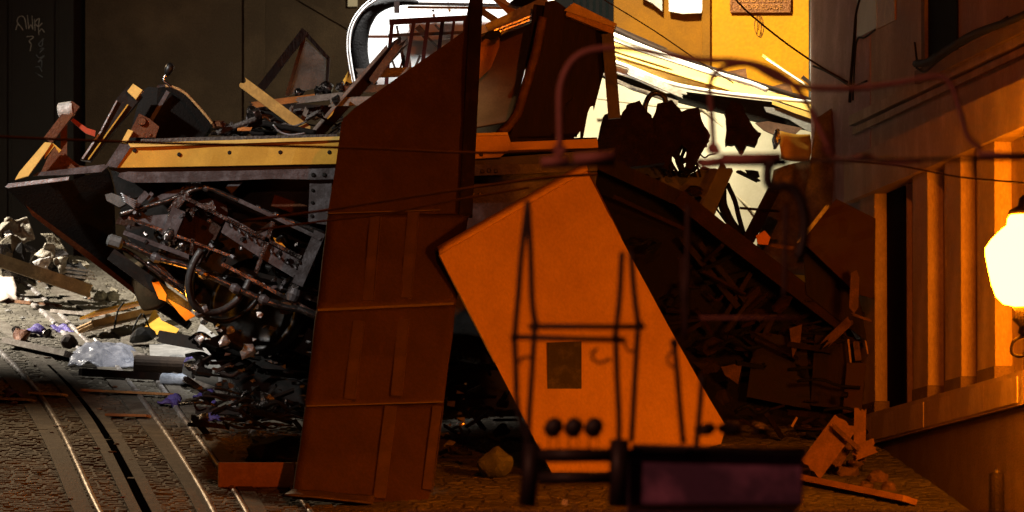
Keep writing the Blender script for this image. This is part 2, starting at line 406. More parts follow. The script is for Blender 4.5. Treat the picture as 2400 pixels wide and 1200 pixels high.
swept('cable_slot', sl, .10, .014, mat('painted_slot_dark', (.002, .002, .002), 1.0, var=.2, bump=0, spec=0.0))  # no recess here: the dark inside the slot is painted as a black strip
# upper, brightly lit stretch of the same tracks
for nm, px, w, h, m in (('tram_rail', [(-60, 590), (10, 632), (60, 668), (125, 725), (190, 790), (215, 815)], .05, .03, RAILM),
                        ('stone_band', [(-60, 605), (10, 650), (60, 690), (130, 745), (200, 815)], .12, .018, BAND),
                        ('tram_rail', [(-80, 640), (0, 668), (70, 712), (120, 755), (170, 800), (200, 835)], .05, .03, RAILM),
                        ('stone_band', [(60, 640), (150, 690), (235, 745), (330, 815)], .16, .02, BAND),
                        ('stone_band', [(-80, 720), (0, 762), (60, 815), (100, 860)], .14, .018, BAND)):
    swept(nm, px, w, h, m)

# ------------------------------------------------------------------ left background building
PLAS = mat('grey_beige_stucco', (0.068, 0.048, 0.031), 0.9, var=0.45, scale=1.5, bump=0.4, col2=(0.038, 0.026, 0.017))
GATE = mat('black_gate_steel', (0.012, 0.012, 0.013), 0.6, var=0.3, bump=0.1)
LB = thing('stucco_building', P(500, 560, 72.5), 'tall grey-brown stuccoed building in shadow behind the wrecked tram', 'building')
DL = 72.5
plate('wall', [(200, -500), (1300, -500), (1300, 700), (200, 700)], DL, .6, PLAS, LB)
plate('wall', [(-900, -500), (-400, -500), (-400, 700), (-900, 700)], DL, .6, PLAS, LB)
plate('pilaster', [(572, -500), (622, -500), (622, 690), (572, 690)], DL - .07, .1, PLAS, LB)
plate('string_course', [(625, -60), (715, -2), (815, 56), (845, 82), (845, 92), (812, 66), (712, 8), (625, -48)], DL - .05, .08, PLAS, LB)
plate('wall_box', [(815, -25), (838, -25), (838, 15), (815, 15)], DL - .1, .12, CREAM, LB)
plate('gate', [(-400, -500), (200, -500), (200, 700), (-400, 700)], DL + .25, .1, GATE, LB)
for k in range(5):
    plate('gate_rib', [(-310 + k * 110, -480), (-304 + k * 110, -480), (-304 + k * 110, 690), (-310 + k * 110, 690)], DL + .22, .06, GATE, LB)
CHALK = mat('chalky_white_marker', (0.5, 0.5, 0.48), 0.9, var=0.5, scale=30, bump=0)
CHALK2 = mat('faded_blue_marker', (0.16, 0.19, 0.23), 0.9, var=0.5, scale=30, bump=0)
GR = thing('gate_graffiti', P(66, 60, DL + .2), 'thin white scrawled tag on the black gate, top left', 'graffiti')
for s in ([(37, 70), (41, 58), (48, 62), (54, 71)], [(46, 60), (40, 50), (44, 40), (52, 38), (58, 45), (62, 68)], [(64, 36), (67, 68)], [(67, 68), (72, 58), (77, 69)], [(75, 37), (77, 69)],
          [(81, 44), (82, 72)], [(81, 54), (87, 46), (92, 44), (90, 60), (91, 82)], [(82, 55), (90, 62), (99, 54)], [(92, 74), (98, 68), (104, 76)], [(62, 86), (74, 85), (78, 88), (68, 96), (73, 104), (70, 120)]):
    tube('stroke', s, .0045, CHALK, GR, DL + .24, 5, 4, .4)
GR = thing('gate_graffiti', P(95, 140, DL + .2), 'faint bluish scribble running down the black gate', 'graffiti')
for s in ([(102, 90), (90, 104), (98, 108), (100, 92)], [(92, 116), (103, 113), (92, 124)], [(84, 128), (92, 136), (104, 130), (88, 146), (97, 142), (97, 158)], [(82, 157), (92, 157), (98, 168)], [(82, 170), (100, 181)]):
    tube('stroke', s, .006, CHALK2, GR, DL + .24, 5, 4, .4)

# ------------------------------------------------------------------ yellow building in the gap
DY = 67.8
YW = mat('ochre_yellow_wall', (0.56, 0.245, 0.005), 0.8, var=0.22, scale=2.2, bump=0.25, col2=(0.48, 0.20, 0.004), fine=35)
YW2 = mat('shaded_ochre_wall', (0.24, 0.10, 0.005), 0.85, var=0.3, scale=2.2, bump=0.25)  # darker copy of the ochre, with the wall's shade put into the colour
YB = thing('ochre_building', P(1700, 700, DY), 'bright ochre-yellow building with drainpipe behind the crushed roof', 'building')
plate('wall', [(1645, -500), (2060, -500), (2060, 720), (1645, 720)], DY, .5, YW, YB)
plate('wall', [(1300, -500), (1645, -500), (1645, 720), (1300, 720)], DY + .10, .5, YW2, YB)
plate('pilaster', [(1646, -500), (1664, -500), (1664, 600), (1646, 600)], DY - .10, .12, YW2, YB)
tube('drainpipe', [(1900, -400), (1900, 300), (1900, 650)], .018, BLACK, YB, DY - .35, 10, 2, curve=False)
plate('shutter', [(1270, -200), (1438, -200), (1438, 75), (1270, 75)], DY - .05, .05, mat('blue_black_shutter', (.003, .003, .004), .8, var=.3, spec=.1), YB)
for k in range(6):
    plate('shutter_bar', [(1345 + k * 15, -200), (1351 + k * 15, -200), (1351 + k * 15, 60), (1345 + k * 15, 60)], DY - .12, .05, mat('blue_grey_bar_paint', (.004, .006, .007), .8, var=.3, spec=.03), YB)
plate('white_notice', [(1505, -60), (1552, -60), (1552, 26), (1530, 8), (1505, -5)], DY - .06, .05, DIRTW, YB)
plate('white_notice', [(1566, -60), (1664, -60), (1644, 30), (1600, 32), (1568, 26)], DY - .06, .05, WHITE, YB)
PLQ = mat('cast_bronze', (0.20, 0.075, 0.02), 0.45, 0.5, var=0.4, scale=14, bump=0.3)
PQ = thing('wall_plaque', P(1780, 28, DY - .05), 'bronze plaque with raised capitals on the ochre wall', 'plaque')
plate('backplate', [(1712, -60), (1852, -60), (1852, 28), (1712, 28)], DY - .05, .05, PLQ, PQ)
for q in ([(1712, 24), (1852, 24), (1852, 29), (1712, 29)], [(1711, -60), (1715, -60), (1715, 24), (1711, 24)], [(1849, -60), (1853, -60), (1853, 24), (1849, 24)]):
    plate('rim', q, DY - .07, .03, PLQ, PQ)
def text(body, px, py, hpx, d, m, parent, wpx=None):
    cu = bpy.data.curves.new('lettering', 'FONT'); cu.body = body; cu.size = hpx / F * d / 0.69; cu.extrude = .006; cu.align_x = 'CENTER'
    o = bpy.data.objects.new('lettering', cu); C.objects.link(o)
    dg = bpy.context.evaluated_depsgraph_get(); me = bpy.data.meshes.new_from_object(o.evaluated_get(dg))
    bpy.data.objects.remove(o)
    o = bpy.data.objects.new('lettering', me); C.objects.link(o); me.materials.append(m)
    o.location = P(px, py, d); o.rotation_euler = (math.pi / 2, 0, 0)
    if wpx:
        xs = [v.co.x for v in me.vertices]; k = (wpx / F * d) / (max(xs) - min(xs))
        for v in me.vertices: v.co.x *= k
    o.parent = parent; o.matrix_parent_inverse = Matrix.Translation(-parent.location)
    return o
LET = mat('worn_bronze_letters', (0.34, 0.14, 0.03), 0.4, 0.5, var=0.3)
text("CIDO N'ESTA", 1783, 5, 15, DY - .06, LET, PQ, 118)
text('PROPRIEDADE', 1783, 22, 12, DY - .06, LET, PQ, 100)
SK = thing('scratched_drawing', P(1780, 60, DY), 'scratched oval doodle on the ochre wall below the plaque', 'graffiti')
for s in ([(1772, 40), (1768, 60), (1774, 82), (1784, 86), (1790, 65), (1786, 42), (1778, 36), (1772, 40)], [(1776, 38), (1774, 80)], [(1783, 38), (1784, 84)], [(1788, 48), (1780, 86)], [(1780, 36), (1778, 70)]):
    tube('stroke', s, .0035, PLQ, SK, DY - .005, 5, 4, .4)

# ------------------------------------------------------------------ right-hand facade
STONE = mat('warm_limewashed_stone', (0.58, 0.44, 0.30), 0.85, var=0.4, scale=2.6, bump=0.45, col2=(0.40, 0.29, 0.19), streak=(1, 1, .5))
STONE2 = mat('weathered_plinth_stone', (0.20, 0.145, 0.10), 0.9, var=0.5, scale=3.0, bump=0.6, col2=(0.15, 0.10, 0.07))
PINKW = mat('dirty_pink_plaster', (0.58, 0.36, 0.32), 0.85, var=0.4, scale=3, bump=0.5, col2=(0.40, 0.23, 0.20))
DOORM = mat('near_black_door_paint', (0.012, 0.008, 0.006), 0.8, var=0.3, bump=0.1, spec=0.02)
RB = thing('corner_building', WP(2200, 1100), 'orange-lit corner building with fluted pilasters on the right', 'building')
def wz(px, py): return WP(px, py).z
zl = wz(2125, 437)            # top of the pilaster field
zpl = wz(2327, 905)           # top of plinth
zpb = wz(2327, 982)           # plinth foot line
wallbox('wall', 1905, 2620, 13, 2.0, -.5, -.003, STONE, RB)
wallbox('pink_return', 1905, 2044, 13, zl - 2.6, -.002, .004, PINKW, RB)
def pil(name, pr, pl, p, zt, zb_, m):
    """pilaster standing p metres proud: near return face ends at photo column pr, street face at column pl"""
    y0 = WA / ((pr - 1200) / F - WB); y1 = (WA - p * 1.011) / ((pl - 1200) / F - WB)
    a = Vector((WA + WB * y0, y0, 0)); b = Vector((WA + WB * y1, y1, 0)); v = []
    for q in (a, b):
        for of in (0.0, p):
            for z in (zb_, zt): v.append(Vector((q.x, q.y, z)) + WN * of)
    fc = [[0, 1, 3, 2], [4, 6, 7, 5], [0, 4, 5, 1], [2, 3, 7, 6], [0, 2, 6, 4], [1, 5, 7, 3]]
    o = fixn(make(name, v, fc, m, RB)); md = o.modifiers.new('edge', 'BEVEL'); md.width = .008; md.segments = 2
    return o
wallbox('entablature', 2030, 2620, zl + .34, zl, 0, .17, STONE, RB)
wallbox('plinth', 2040, 2620, zpl, zpb, 0, .19, STONE, RB)
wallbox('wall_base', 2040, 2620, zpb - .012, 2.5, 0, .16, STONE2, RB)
for pr, pl, p in ((2470, 2402, .13), (2376, 2292, .13), (2291, 2216, .115), (2215, 2141, .125), (2140, 2128, .045), (2086, 2016, .115)):
    pil('pilaster', pr, pl, p, zl, zpl, STONE)
    if p > .1: pil('pilaster_base', pr + 6, pl - 4, p + .025, zpl + .10, zpl, STONE2)
for k, (p0, p1) in enumerate(((2042, 2098), (2099, 2160), (2161, 2226), (2227, 2296), (2297, 2370), (2371, 2450))):
    wallbox('plinth_block', p0, p1 - .6, zpl - .03 - .004 * (k % 2), zpb + .02, .19, .194 + .002 * ((k * 7) % 3), STONE, RB)
wallbox('door', 2087, 2127, zl, zpl, 0, .02, DOORM, RB)
zc = wz(2160, 215)
wallbox('cornice', 2010, 2620, zc + .05, zc - .03, 0, .06, STONE, RB)
wallbox('cornice', 2010, 2620, zc - .045, zc - .10, 0, .03, STONE, RB)
zl2 = wz(2250, 118)
wallbox('window', 2182, 2252, 13, wz(2182, 165), 0, .012, DOORM, RB)
wallbox('window_frame', 2176, 2184, 13, wz(2182, 165), 0, .04, STONE2, RB)
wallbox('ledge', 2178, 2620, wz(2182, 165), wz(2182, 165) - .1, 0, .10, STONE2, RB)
wallbox('tile_panel', 2016, 2062, wz(2030, 0) + .2, wz(2030, 82), 0, .012, CREAM, RB)
wallbox('tile_panel', 2064, 2105, wz(2080, 0) + .2, wz(2080, 60), 0, .012, PALEW, RB)
SCR = thing('pink_wall_graffiti', WP(1970, 200), 'white spray-paint tags on the dirty pink end of the corner building', 'graffiti')
for s in ([(1935, 72), (1942, 60), (1948, 66), (1954, 52), (1960, 45)], [(1990, 135), (1978, 150), (1974, 175), (1986, 172), (1998, 160)], [(1996, 130), (1999, 150), (1994, 170)], [(1958, 240), (1965, 225), (1972, 240), (1968, 252)],
          [(1976, 215), (1988, 210), (1996, 222), (1984, 232), (1978, 245)], [(1975, 250), (1990, 243), (1998, 232)], [(1930, 190), (1938, 182), (1944, 200)], [(1940, 215), (1948, 210), (1952, 226)]):
    tube('stroke', [WP(x, y, .006) for x, y in s], .006, CHALK, SCR, 60, 5, 4, .5)
for nm, lab, pts_, r in (
    ('hanging_cable', 'dark cable dropping down the pink wall beside the tile panel', [(2030, -20), (2016, 30), (2010, 100), (2004, 170), (2000, 240)], .012),
    ('hanging_cable', 'second thin cable on the pink wall, bending under the tile panel', [(2060, 70), (2035, 88), (2018, 92), (2012, 140), (2008, 235)], .008),
    ('hanging_cable', 'cable sagging from the drainpipe along the pink wall to the cornice', [(1914, 155), (1940, 165), (1975, 185), (2005, 202), (2040, 190)], .009),
    ('cable_bundle', 'thick bundle of loose black cables lying along the facade ledge', [(2183, 150), (2215, 145), (2260, 115), (2320, 80), (2400, 52), (2450, 30)], .030),
    ('cable_bundle', 'thin grey cable curling over the ledge bundle', [(2180, 100), (2190, 155), (2222, 130), (2270, 118), (2340, 78), (2400, 40)], .008),
    ('cable_bundle', 'looping grey wire at the left end of the ledge bundle', [(2184, 160), (2205, 168), (2240, 140), (2262, 125), (2300, 100), (2390, 60)], .008)):
    o = tube(nm, [WP(x, y, .12 if 'bundle' in nm else .03) for x, y in pts_], r, BLACKM, None, 60, 7, 6)
    tag(o, lab, 'cable', 'cables on the corner building')

# wall lamp with a milky glass globe
GLOW = bpy.data.materials.new('lit_milk_glass'); GLOW.use_nodes = True
gb = GLOW.node_tree.nodes['Principled BSDF']; gb.inputs['Base Color'].default_value = (.8, .7, .5, 1)
gb.inputs['Emission Color'].default_value = (1, .235, .003, 1); gb.inputs['Emission Strength'].default_value = 270
lx, ld = 2406, 52.5
lt = thing('street_lantern', P(lx, 790, ld), 'glowing milk-glass wall lantern beside the pilasters at the right edge', 'lamp')
k = ld / F
prof = [(38, 503), (44, 512), (46, 527), (60, 538), (82, 560), (97, 582), (96, 600), (90, 632), (82, 668), (72, 695), (55, 712), (28, 718)]
lathe('globe', P(lx, 718, ld), [(r * k, (718 - y) * k) for r, y in reversed(prof)], GLOW, lt, 32)
IRON = mat('dark_cast_iron', (0.03, 0.02, 0.014), 0.45, 0.4, var=0.4, bump=0.3)
lathe('cap', P(lx, 503, ld), [(.13, 0), (.12, .03), (.06, .06), (.05, .11), (.02, .14)], IRON, lt, 20)
lathe('holder', P(lx, 790, ld), [(.02, 0), (.06, .03), (.05, .07), (.10, .12), (.07, .16), (.10, .205)], IRON, lt, 16)
wl = P(lx, 780, ld); wx = Vector((WA + WB * (ld - .3), ld - .3, wl.z - .35))
tube('bracket_arm', [wl, wl + Vector((.08, 0, -.18)), wl + Vector((.25, -.1, -.32)), wx], .022, IRON, lt)
tube('scroll', [wl + Vector((-.02, 0, -.02)), wl + Vector((-.09, 0, -.06)), wl + Vector((-.10, 0, -.14)), wl + Vector((-.03, 0, -.16)), wl + Vector((0, 0, -.10))], .012, IRON, lt)
bd = thing('iron_post', G(2338, 1260), 'slim dark iron post with a shiny tip below the lantern', 'post')
b0 = P(2336, 1240, 53.5)
lathe('shaft', Vector((b0.x, b0.y, gz(b0.y))), [(.09, 0), (.09, .08), (.06, .1), (.055, P(2336, 1110, 53.5).z - gz(b0.y))], IRON, bd, 14)
lathe('tip', P(2336, 1110, 53.5), [(.05, 0), (.02, .015), (.018, .02), (.008, .03), (.004, .035)], IRON, bd, 14)

# ------------------------------------------------------------------ the wrecked tram
D = 60.0
WT = thing('wrecked_tram', G(700, 1000), 'smashed yellow tram with torn-off body and exposed undercarriage across the street', 'tram')
dented(plate('side_sill', [(268, 393), (305, 337), (540, 329), (790, 322), (1000, 317), (1190, 312), (1197, 333), (1400, 325), (1402, 346), (1192, 352), (1172, 369), (1110, 372), (780, 384), (520, 389)], D, .05, YEL, WT), .018, 1.5, .15, 1)
plate('sill_lip', [(300, 336), (790, 320), (1190, 310), (1190, 316), (790, 328), (306, 345)], D - .03, .03, YELP, WT)
plate('floor_deck', [(290, 340), (1400, 322), (1400, 352), (280, 385)], D + .06, 2.3, DWOOD, WT)
plate('floor_felt', [(330, 326), (470, 321), (620, 318), (790, 314), (790, 323), (330, 335)], D + .02, .35, FELT, WT)
for x, y in ((316, 353), (420, 362), (538, 358), (657, 357), (772, 357), (1128, 362)):
    bolt(WT, x, y, D, .017, BLACK, .01)
plate('corner_post', [(247, 389), (281, 337), (311, 337), (274, 393)], D - .02, .06, GREY, WT)
plate('corner_bracket', [(283, 335), (300, 303), (312, 307), (296, 336)], D - .03, .05, YELP, WT)
plate('under_beam', [(255, 394), (520, 390), (780, 385), (1110, 373), (1400, 352), (1400, 400), (780, 402), (290, 408)], D + .06, .1, BLACK, WT)
rr = plate('rub_rail', [(276, 413), (281, 405), (300, 402), (340, 403), (420, 402), (560, 400), (700, 396), (790, 394), (1110, 386), (1250, 384), (1400, 375), (1400, 400), (1110, 412), (790, 420), (740, 421), (640, 419), (540, 423), (430, 427), (312, 428), (290, 420)], D - .01, .04, GREY, WT)
for x, y in ((734, 410), (760, 410), (1130, 402), (1146, 400), (1162, 401)): bolt(WT, x, y, D - .01, .018, BLACK)
hp = plate('hanger_plate', [(726, 421), (778, 420), (772, 528), (722, 520)], D + .03, .04, GREY, WT)
for x, y in ((733, 446), (732, 475), (731, 506)): bolt(WT, x, y, D + .03, .014, BLACK)
plate('underframe_box', [(1040, 400), (1400, 398), (1380, 560), (1030, 600)], D + .25, .5, GREY, WT)
for x, y in ((1108, 456), (1125, 455), (1112, 408)): bolt(WT, x, y, D + .24, .016, LSTEEL)
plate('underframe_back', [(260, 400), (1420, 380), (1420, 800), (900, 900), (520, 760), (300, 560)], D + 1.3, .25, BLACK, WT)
# end platform, bent up at the left
plate('end_sill_trim', [(12, 438), (20, 430), (162, 414), (160, 422), (18, 440)], D - .05, .06, ALU, WT)
plate('end_sill_trim', [(76, 412), (88, 404), (245, 385), (252, 391), (238, 403), (150, 410)], D - .03, .06, GREY, WT)
plate('corner_cap', [(35, 421), (46, 402), (105, 333), (121, 335), (110, 352), (66, 412)], D - .08, .05, YELP, WT)
plate('corner_cap', [(108, 352), (124, 335), (144, 352), (138, 358), (128, 342), (104, 372)], D - .06, .05, YEL, WT)
plate('apron_plate', [(92, 412), (112, 368), (130, 342), (186, 388), (240, 395), (170, 402)], D + .10, .05, RUST, WT)
def ea(x, y): return (x, y, D + .1 + (y - 400) * .0032)
plate('end_apron', [ea(*p) for p in ((15, 441), (160, 424), (252, 396), (262, 432), (266, 545), (300, 620), (380, 690), (446, 752), (436, 766), (340, 706), (205, 600), (80, 505))], D, .35, BLACKM, WT)
plate('apron_edge', [(x, y, ea(x, y)[2] - .02) for x, y in ((60, 480), (85, 500), (210, 592), (345, 700), (338, 706), (200, 602), (75, 505))], D, .03, RUST, WT)
lathe('buffer_drum', P(172, 255, D + .05), [(.055, 0), (.062, .02), (.062, .11), (.05, .12)], DIRTW, WT, 20, Vector((-1, .2, -.12)))
bar('dash_post', (112, 330), (178, 244), .075, .07, RUST, WT, D + .05)
bar('dash_post', (150, 385), (150, 290), .05, .05, RUST, WT, D + .12)
plate('dash_strap', [(165, 282), (172, 277), (204, 300), (224, 306), (222, 320), (200, 312)], D + .1, .03, RED, WT)
plate('door_post', [(188, 374), (212, 378), (268, 305), (333, 226), (318, 206), (298, 203), (272, 232), (232, 312)], D + .2, .12, BLACK, WT)
bar('post_trim', (193, 372), (238, 306), .014, .02, ALU, WT, D + .18)
bar('post_trim', (236, 308), (274, 236), .010, .02, ALU, WT, D + .18)
bar('post_trim', (207, 374), (300, 245), .010, .02, YEL, WT, D + .18)
plate('post_cap', [(298, 214), (312, 196), (334, 211), (318, 233)], D + .14, .10, YELP, WT)
def cz(x, y): return (x, y, D + .5 + .12 * abs(x - 370) / 100)
plate('console_face', [cz(*p) for p in ((300, 332), (318, 262), (332, 214), (348, 203), (370, 206), (360, 330))], D, .3, BLACKM, WT)
plate('console_face', [cz(*p) for p in ((360, 330), (370, 206), (390, 201), (432, 216), (470, 255), (499, 291), (476, 322))], D, .3, BLACKM, WT)
bar('console_streak', (352, 286, D + .48), (394, 214, D + .48), .03, .02, GREY, WT)  # grey bar standing for the reflection streak on the black console
plate('console_cap', [cz(*p) for p in ((366, 205), (372, 198), (398, 198), (400, 206))], D, .06, GREY, WT)
tube('console_rim', [(388, 201), (408, 205), (432, 217), (452, 236), (472, 258), (490, 279), (498, 290)], .011, PALEW, WT, D + .36)
tube('brake_lever', [(402, 206), (392, 196), (384, 190), (386, 180), (392, 172)], .011, CHROME, WT, D + .35)
lathe('lever_knob', P(390, 178, D + .35), [(.010, 0), (.026, .02), (.036, .05), (.034, .085), (.02, .105), (.004, .11)], BLACK, WT, 14, Vector((.35, 0, .94)))
br = plate('rust_bracket', [(298, 322), (326, 266), (350, 278), (373, 297), (364, 322)], D + .02, .03, RUST, WT)
lathe('boss', P(333, 285, D + .02), [(.03, -.03), (.035, -.01), (.035, .01)], RUST, br, 12, Vector((0, 1, 0)))
bolt(WT, 352, 316, D + .02, .014, RUST)

# undercarriage
HOSE = mat('dusty_black_hose', (.05, .046, .044), .42, var=.4, scale=20, bump=.2, spec=.5)
ORP = mat('orange_glow_tint', (.75, .27, .015), .4, var=.25)  # orange light put into the colour of the plates under the bogie
DRUST = mat('dark_rust_steel', (.05, .021, .011), .5, .2, var=.5, scale=12, bump=.3)
UC = thing('tram_bogie', G(520, 960), 'twisted greasy bogie frame with pipes and hoses hanging under the yellow sill', 'bogie')
U = D + .12
tube('brake_pipe', [(280, 503), (330, 488), (400, 468), (455, 445), (488, 441), (540, 462), (600, 488), (665, 514), (765, 549)], .021, LSTEEL, UC, U - .05, 10)
for x, y in ((604, 489), (646, 505), (484, 441)):
    lathe('pipe_collar', P(x, y, U - .05) - Vector((.02, 0, -.008)), [(.03, 0), (.032, .02), (.03, .04)], LSTEEL, UC, 12, Vector((.9, 0, -.4)))
bar('hanger_bar', (425, 462), (466, 424), .10, .06, DSTEEL, UC, U + .05)
bar('hanger_bar', (536, 447), (562, 420), .07, .05, GREY, UC, U + .08)
bar('leaf_bar', (352, 480), (425, 450), .045, .04, GREY, UC, U, bend=.02)
plate('wedge_block', [(246, 456), (262, 452), (284, 461), (294, 478), (280, 486), (250, 470)], U - .1, .14, CONC, UC)
for k in range(5):
    tube('spring_wire', [(283 + k * 1.5, 452 + k * 4.6), (302 + k, 464 + k * 4.2), (323 - k * 1.5, 472 + k * 4.5)], .0055, ALU, UC, U - .12, 6, 3)
bar('clip_bar', (318, 482), (345, 452), .05, .05, GREY, UC, U - .06)
bar('clip_bar', (345, 468), (357, 452), .03, .04, GREY, UC, U - .05)
plate('bracket_plate', [(274, 520), (290, 502), (330, 494), (345, 506), (402, 501), (398, 530), (378, 537), (340, 527), (300, 524)], U, .05, GREY, UC)
plate('bracket_plate', [(270, 524), (284, 500), (300, 505), (330, 530), (300, 530)], U - .03, .06, DRUST, UC)
bar('axle_arm', (394, 556), (420, 492), .11, .12, GREY, UC, U - .06)
lathe('arm_collar', P(410, 512, U - .06), [(.055, -.03), (.062, 0), (.055, .03)], LSTEEL, UC, 14, Vector((.37, 0, .93)))
lathe('arm_boss', P(396, 550, U - .1), [(.04, -.05), (.05, 0), (.03, .05)], LSTEEL, UC, 14, Vector((.4, 0, .9)))
bar('axle_arm', (400, 500), (436, 450), .07, .08, DSTEEL, UC, U - .04)
plate('gear_housing', [(436, 478), (468, 470), (500, 462), (530, 470), (534, 500), (505, 560), (480, 610), (420, 600), (396, 590), (412, 540), (436, 505)], U + .1, .3, DRUST, UC)
plate('casting', [(440, 492), (470, 478), (498, 470), (506, 486), (502, 508), (484, 505), (474, 488), (458, 494), (452, 512)], U - .02, .08, DSTEEL, UC)
plate('casting', [(370, 590), (400, 584), (432, 578), (440, 592), (420, 602), (385, 600)], U, .08, DSTEEL, UC)
rock('grease_lump', P(424, 580, U - .05), .055, LSTEEL, UC, 4)
rock('grease_lump', P(382, 578, U - .05), .05, LSTEEL, UC, 9)
pp = plate('perforated_plate', [(534, 507), (560, 520), (610, 550), (650, 575), (709, 614), (690, 652), (640, 622), (580, 585), (518, 544)], U - .08, .04, GREY, UC)
r = random.Random(2)
for i in range(9):
    t = i / 8; x = 540 + t * 150; y = 523 + t * 98
    lathe('plate_hole', P(x + r.uniform(-3, 3), y + r.uniform(-4, 4), U - .082), [(.022, -.006), (.024, 0), (.02, .01)], BLACK, pp, 10, Vector((0, 1, 0)))
    tube('stud', [P(x, y, U - .08), P(x + 5, y + 10, U - .11)], .009, GREY, pp, sides=7, curve=False)
plate('gusset', [(606, 548), (640, 535), (632, 560), (618, 575)], U - .06, .05, GREY, UC)
tube('tie_rod', [(263, 560), (300, 572), (347, 594), (372, 606), (440, 624), (500, 650), (550, 674), (610, 700), (667, 720), (705, 727), (742, 742)], .026, LSTEEL, UC, U - .18, 9)
tube('tie_rod', [(268, 578), (300, 590), (345, 622), (395, 660), (440, 694)], .017, DSTEEL, UC, U - .12, 8)
tube('tie_rod', [(345, 614), (380, 640), (420, 668), (450, 684)], .02, LSTEEL, UC, U - .1, 8)
lathe('rod_clevis', P(268, 566, U - .2), [(.03, -.06), (.05, -.04), (.05, .05), (.03, .07)], CONC, UC, 8, Vector((.9, 0, -.3)))
lathe('rod_collar', P(476, 644, U - .18), [(.03, -.03), (.034, 0), (.03, .03)], CHROME, UC, 12, Vector((.9, 0, -.42)))
for x, y in ((551, 676), (618, 702), (365, 604)):
    lathe('rod_collar', P(x, y, U - .18), [(.03, -.04), (.042, 0), (.03, .04)], GREY, UC, 12, Vector((.9, 0, -.42)))
def ring(name, cx, cy, rx, ry, rot, d0, dd, r_, m):
    ps = []
    for k in range(25):
        t = -.3 + 3.7 * k / 24; x, y = rx * math.cos(t), ry * math.sin(t); c_, s_ = math.cos(rot), math.sin(rot)
        ps.append((cx + x * c_ - y * s_, cy + x * s_ + y * c_, d0 + dd * math.cos(t)))
    return tube(name, ps, r_, m, UC, d0, 8, 2)
ring('wheel_rim', 518, 640, 68, 100, .5, U - .2, .12, .030, HOSE)
ring('wheel_flange', 540, 648, 82, 112, .5, U + .16, .12, .022, BLACK)
for a, b, w, m in (((290, 545), (470, 612), .035, GREY), ((432, 462), (706, 604), .03, DSTEEL), ((520, 618), (742, 736), .028, LSTEEL), ((300, 510), (540, 600), .022, LSTEEL), ((560, 470), (752, 560), .03, GREY), ((350, 600), (470, 720), .03, DSTEEL), ((452, 560), (438, 690), .03, DSTEEL), ((640, 520), (600, 640), .035, DSTEEL)):
    bar('truss_bar', a, b, w, .03, m, UC, U - .1)
lathe('hose_coupling', P(470, 729, U - .17), [(.03, -.05), (.05, -.03), (.05, .03), (.035, .06)], ALU, UC, 12, Vector((.85, 0, .3)))
bar('link_arm', (750, 545), (697, 668), .09, .09, GREY, UC, U - .06)
bar('link_arm', (700, 650), (668, 715), .07, .08, DSTEEL, UC, U - .05)
lathe('link_boss', P(690, 692, U - .1), [(.05, -.05), (.065, 0), (.05, .05)], GREY, UC, 14, Vector((.3, 0, 1)))
lathe('link_boss', P(668, 722, U - .1), [(.04, -.04), (.05, 0), (.04, .05)], RUST, UC, 14, Vector((1, 0, 0)))
bar('cross_beam', (260, 596), (446, 730), .10, .10, BLACK, UC, U + .25)
bar('cross_beam', (640, 470), (728, 500), .09, .08, RUST, UC, U + .3)
bar('cross_beam', (560, 640), (760, 700), .10, .10, BLACK, UC, U + .4)
for x, y, rr_ in ((600, 720, .36), (900, 760, .36)):
    c = P(x, y, U + .55)
    w = lathe('wheel', c, [(.05, -.06), (.10, -.07), (.12, -.03), (rr_ - .06, -.02), (rr_ - .04, -.05), (rr_, -.05), (rr_, .05), (rr_ + .03, .06), (rr_ + .03, .09), (.1, .09)], BLACK, UC, 32, Vector((0.2, 1, .1)))
    lathe('axle_cap', c + Vector((0, -.08, 0)), [(.03, -.02), (.06, 0), (.06, .02)], DSTEEL, w, 14, Vector((.2, 1, .1)))
lathe('air_tank', P(348, 668, U + .9), [(.05, -.2), (.12, -.17), (.13, -.15), (.13, .15), (.12, .17), (.05, .2)], mat('dusty_brown_tank', (.12, .085, .045), .6, var=.4), UC, 24, Vector((.35, .3, -.8)))
lamp('added_amber_glow', 'POINT', P(398, 702, U - .12), 5.0, (1.0, .36, .03), radius=.01)  # unseen light added for the orange glow under the wreck
plate('orange_glow_plate', [(356, 662), (372, 660), (390, 690), (388, 706), (372, 700)], U + .1, .04, ORP, UC)
plate('orange_glow_plate', [(392, 700), (440, 726), (458, 740), (436, 752), (420, 735)], U + .12, .04, ORP, UC)
plate('orange_glow_plate', [(640, 556), (652, 560), (670, 580), (668, 590), (650, 575)], U + .3, .04, ORP, UC)

rg = random.Random(91)
for k in range(46):
    t = rg.random(); x = 280 + t * 470; y = 470 + t * 110 + rg.uniform(-40, 130)
    if y < 440: continue
    junk(UC, x, y, U + rg.uniform(.0, .5), rg.uniform(8, 26), 900 + k, (DSTEEL, LSTEEL, BLACK, DRUST, DSTEEL, BLACK))
for k in range(34):
    x = rg.uniform(285, 745); y = 500 + (x - 285) * .28 + rg.uniform(-45, 90)
    lathe('nut', P(x, y, U - rg.uniform(.05, .16)), [(.016, -.02), (.018, 0), (.016, .02)], rg.choice((LSTEEL, DSTEEL, GREY)), UC, 6, Vector((rg.uniform(-1, 1), rg.uniform(-1, 1), rg.uniform(-1, 1))))
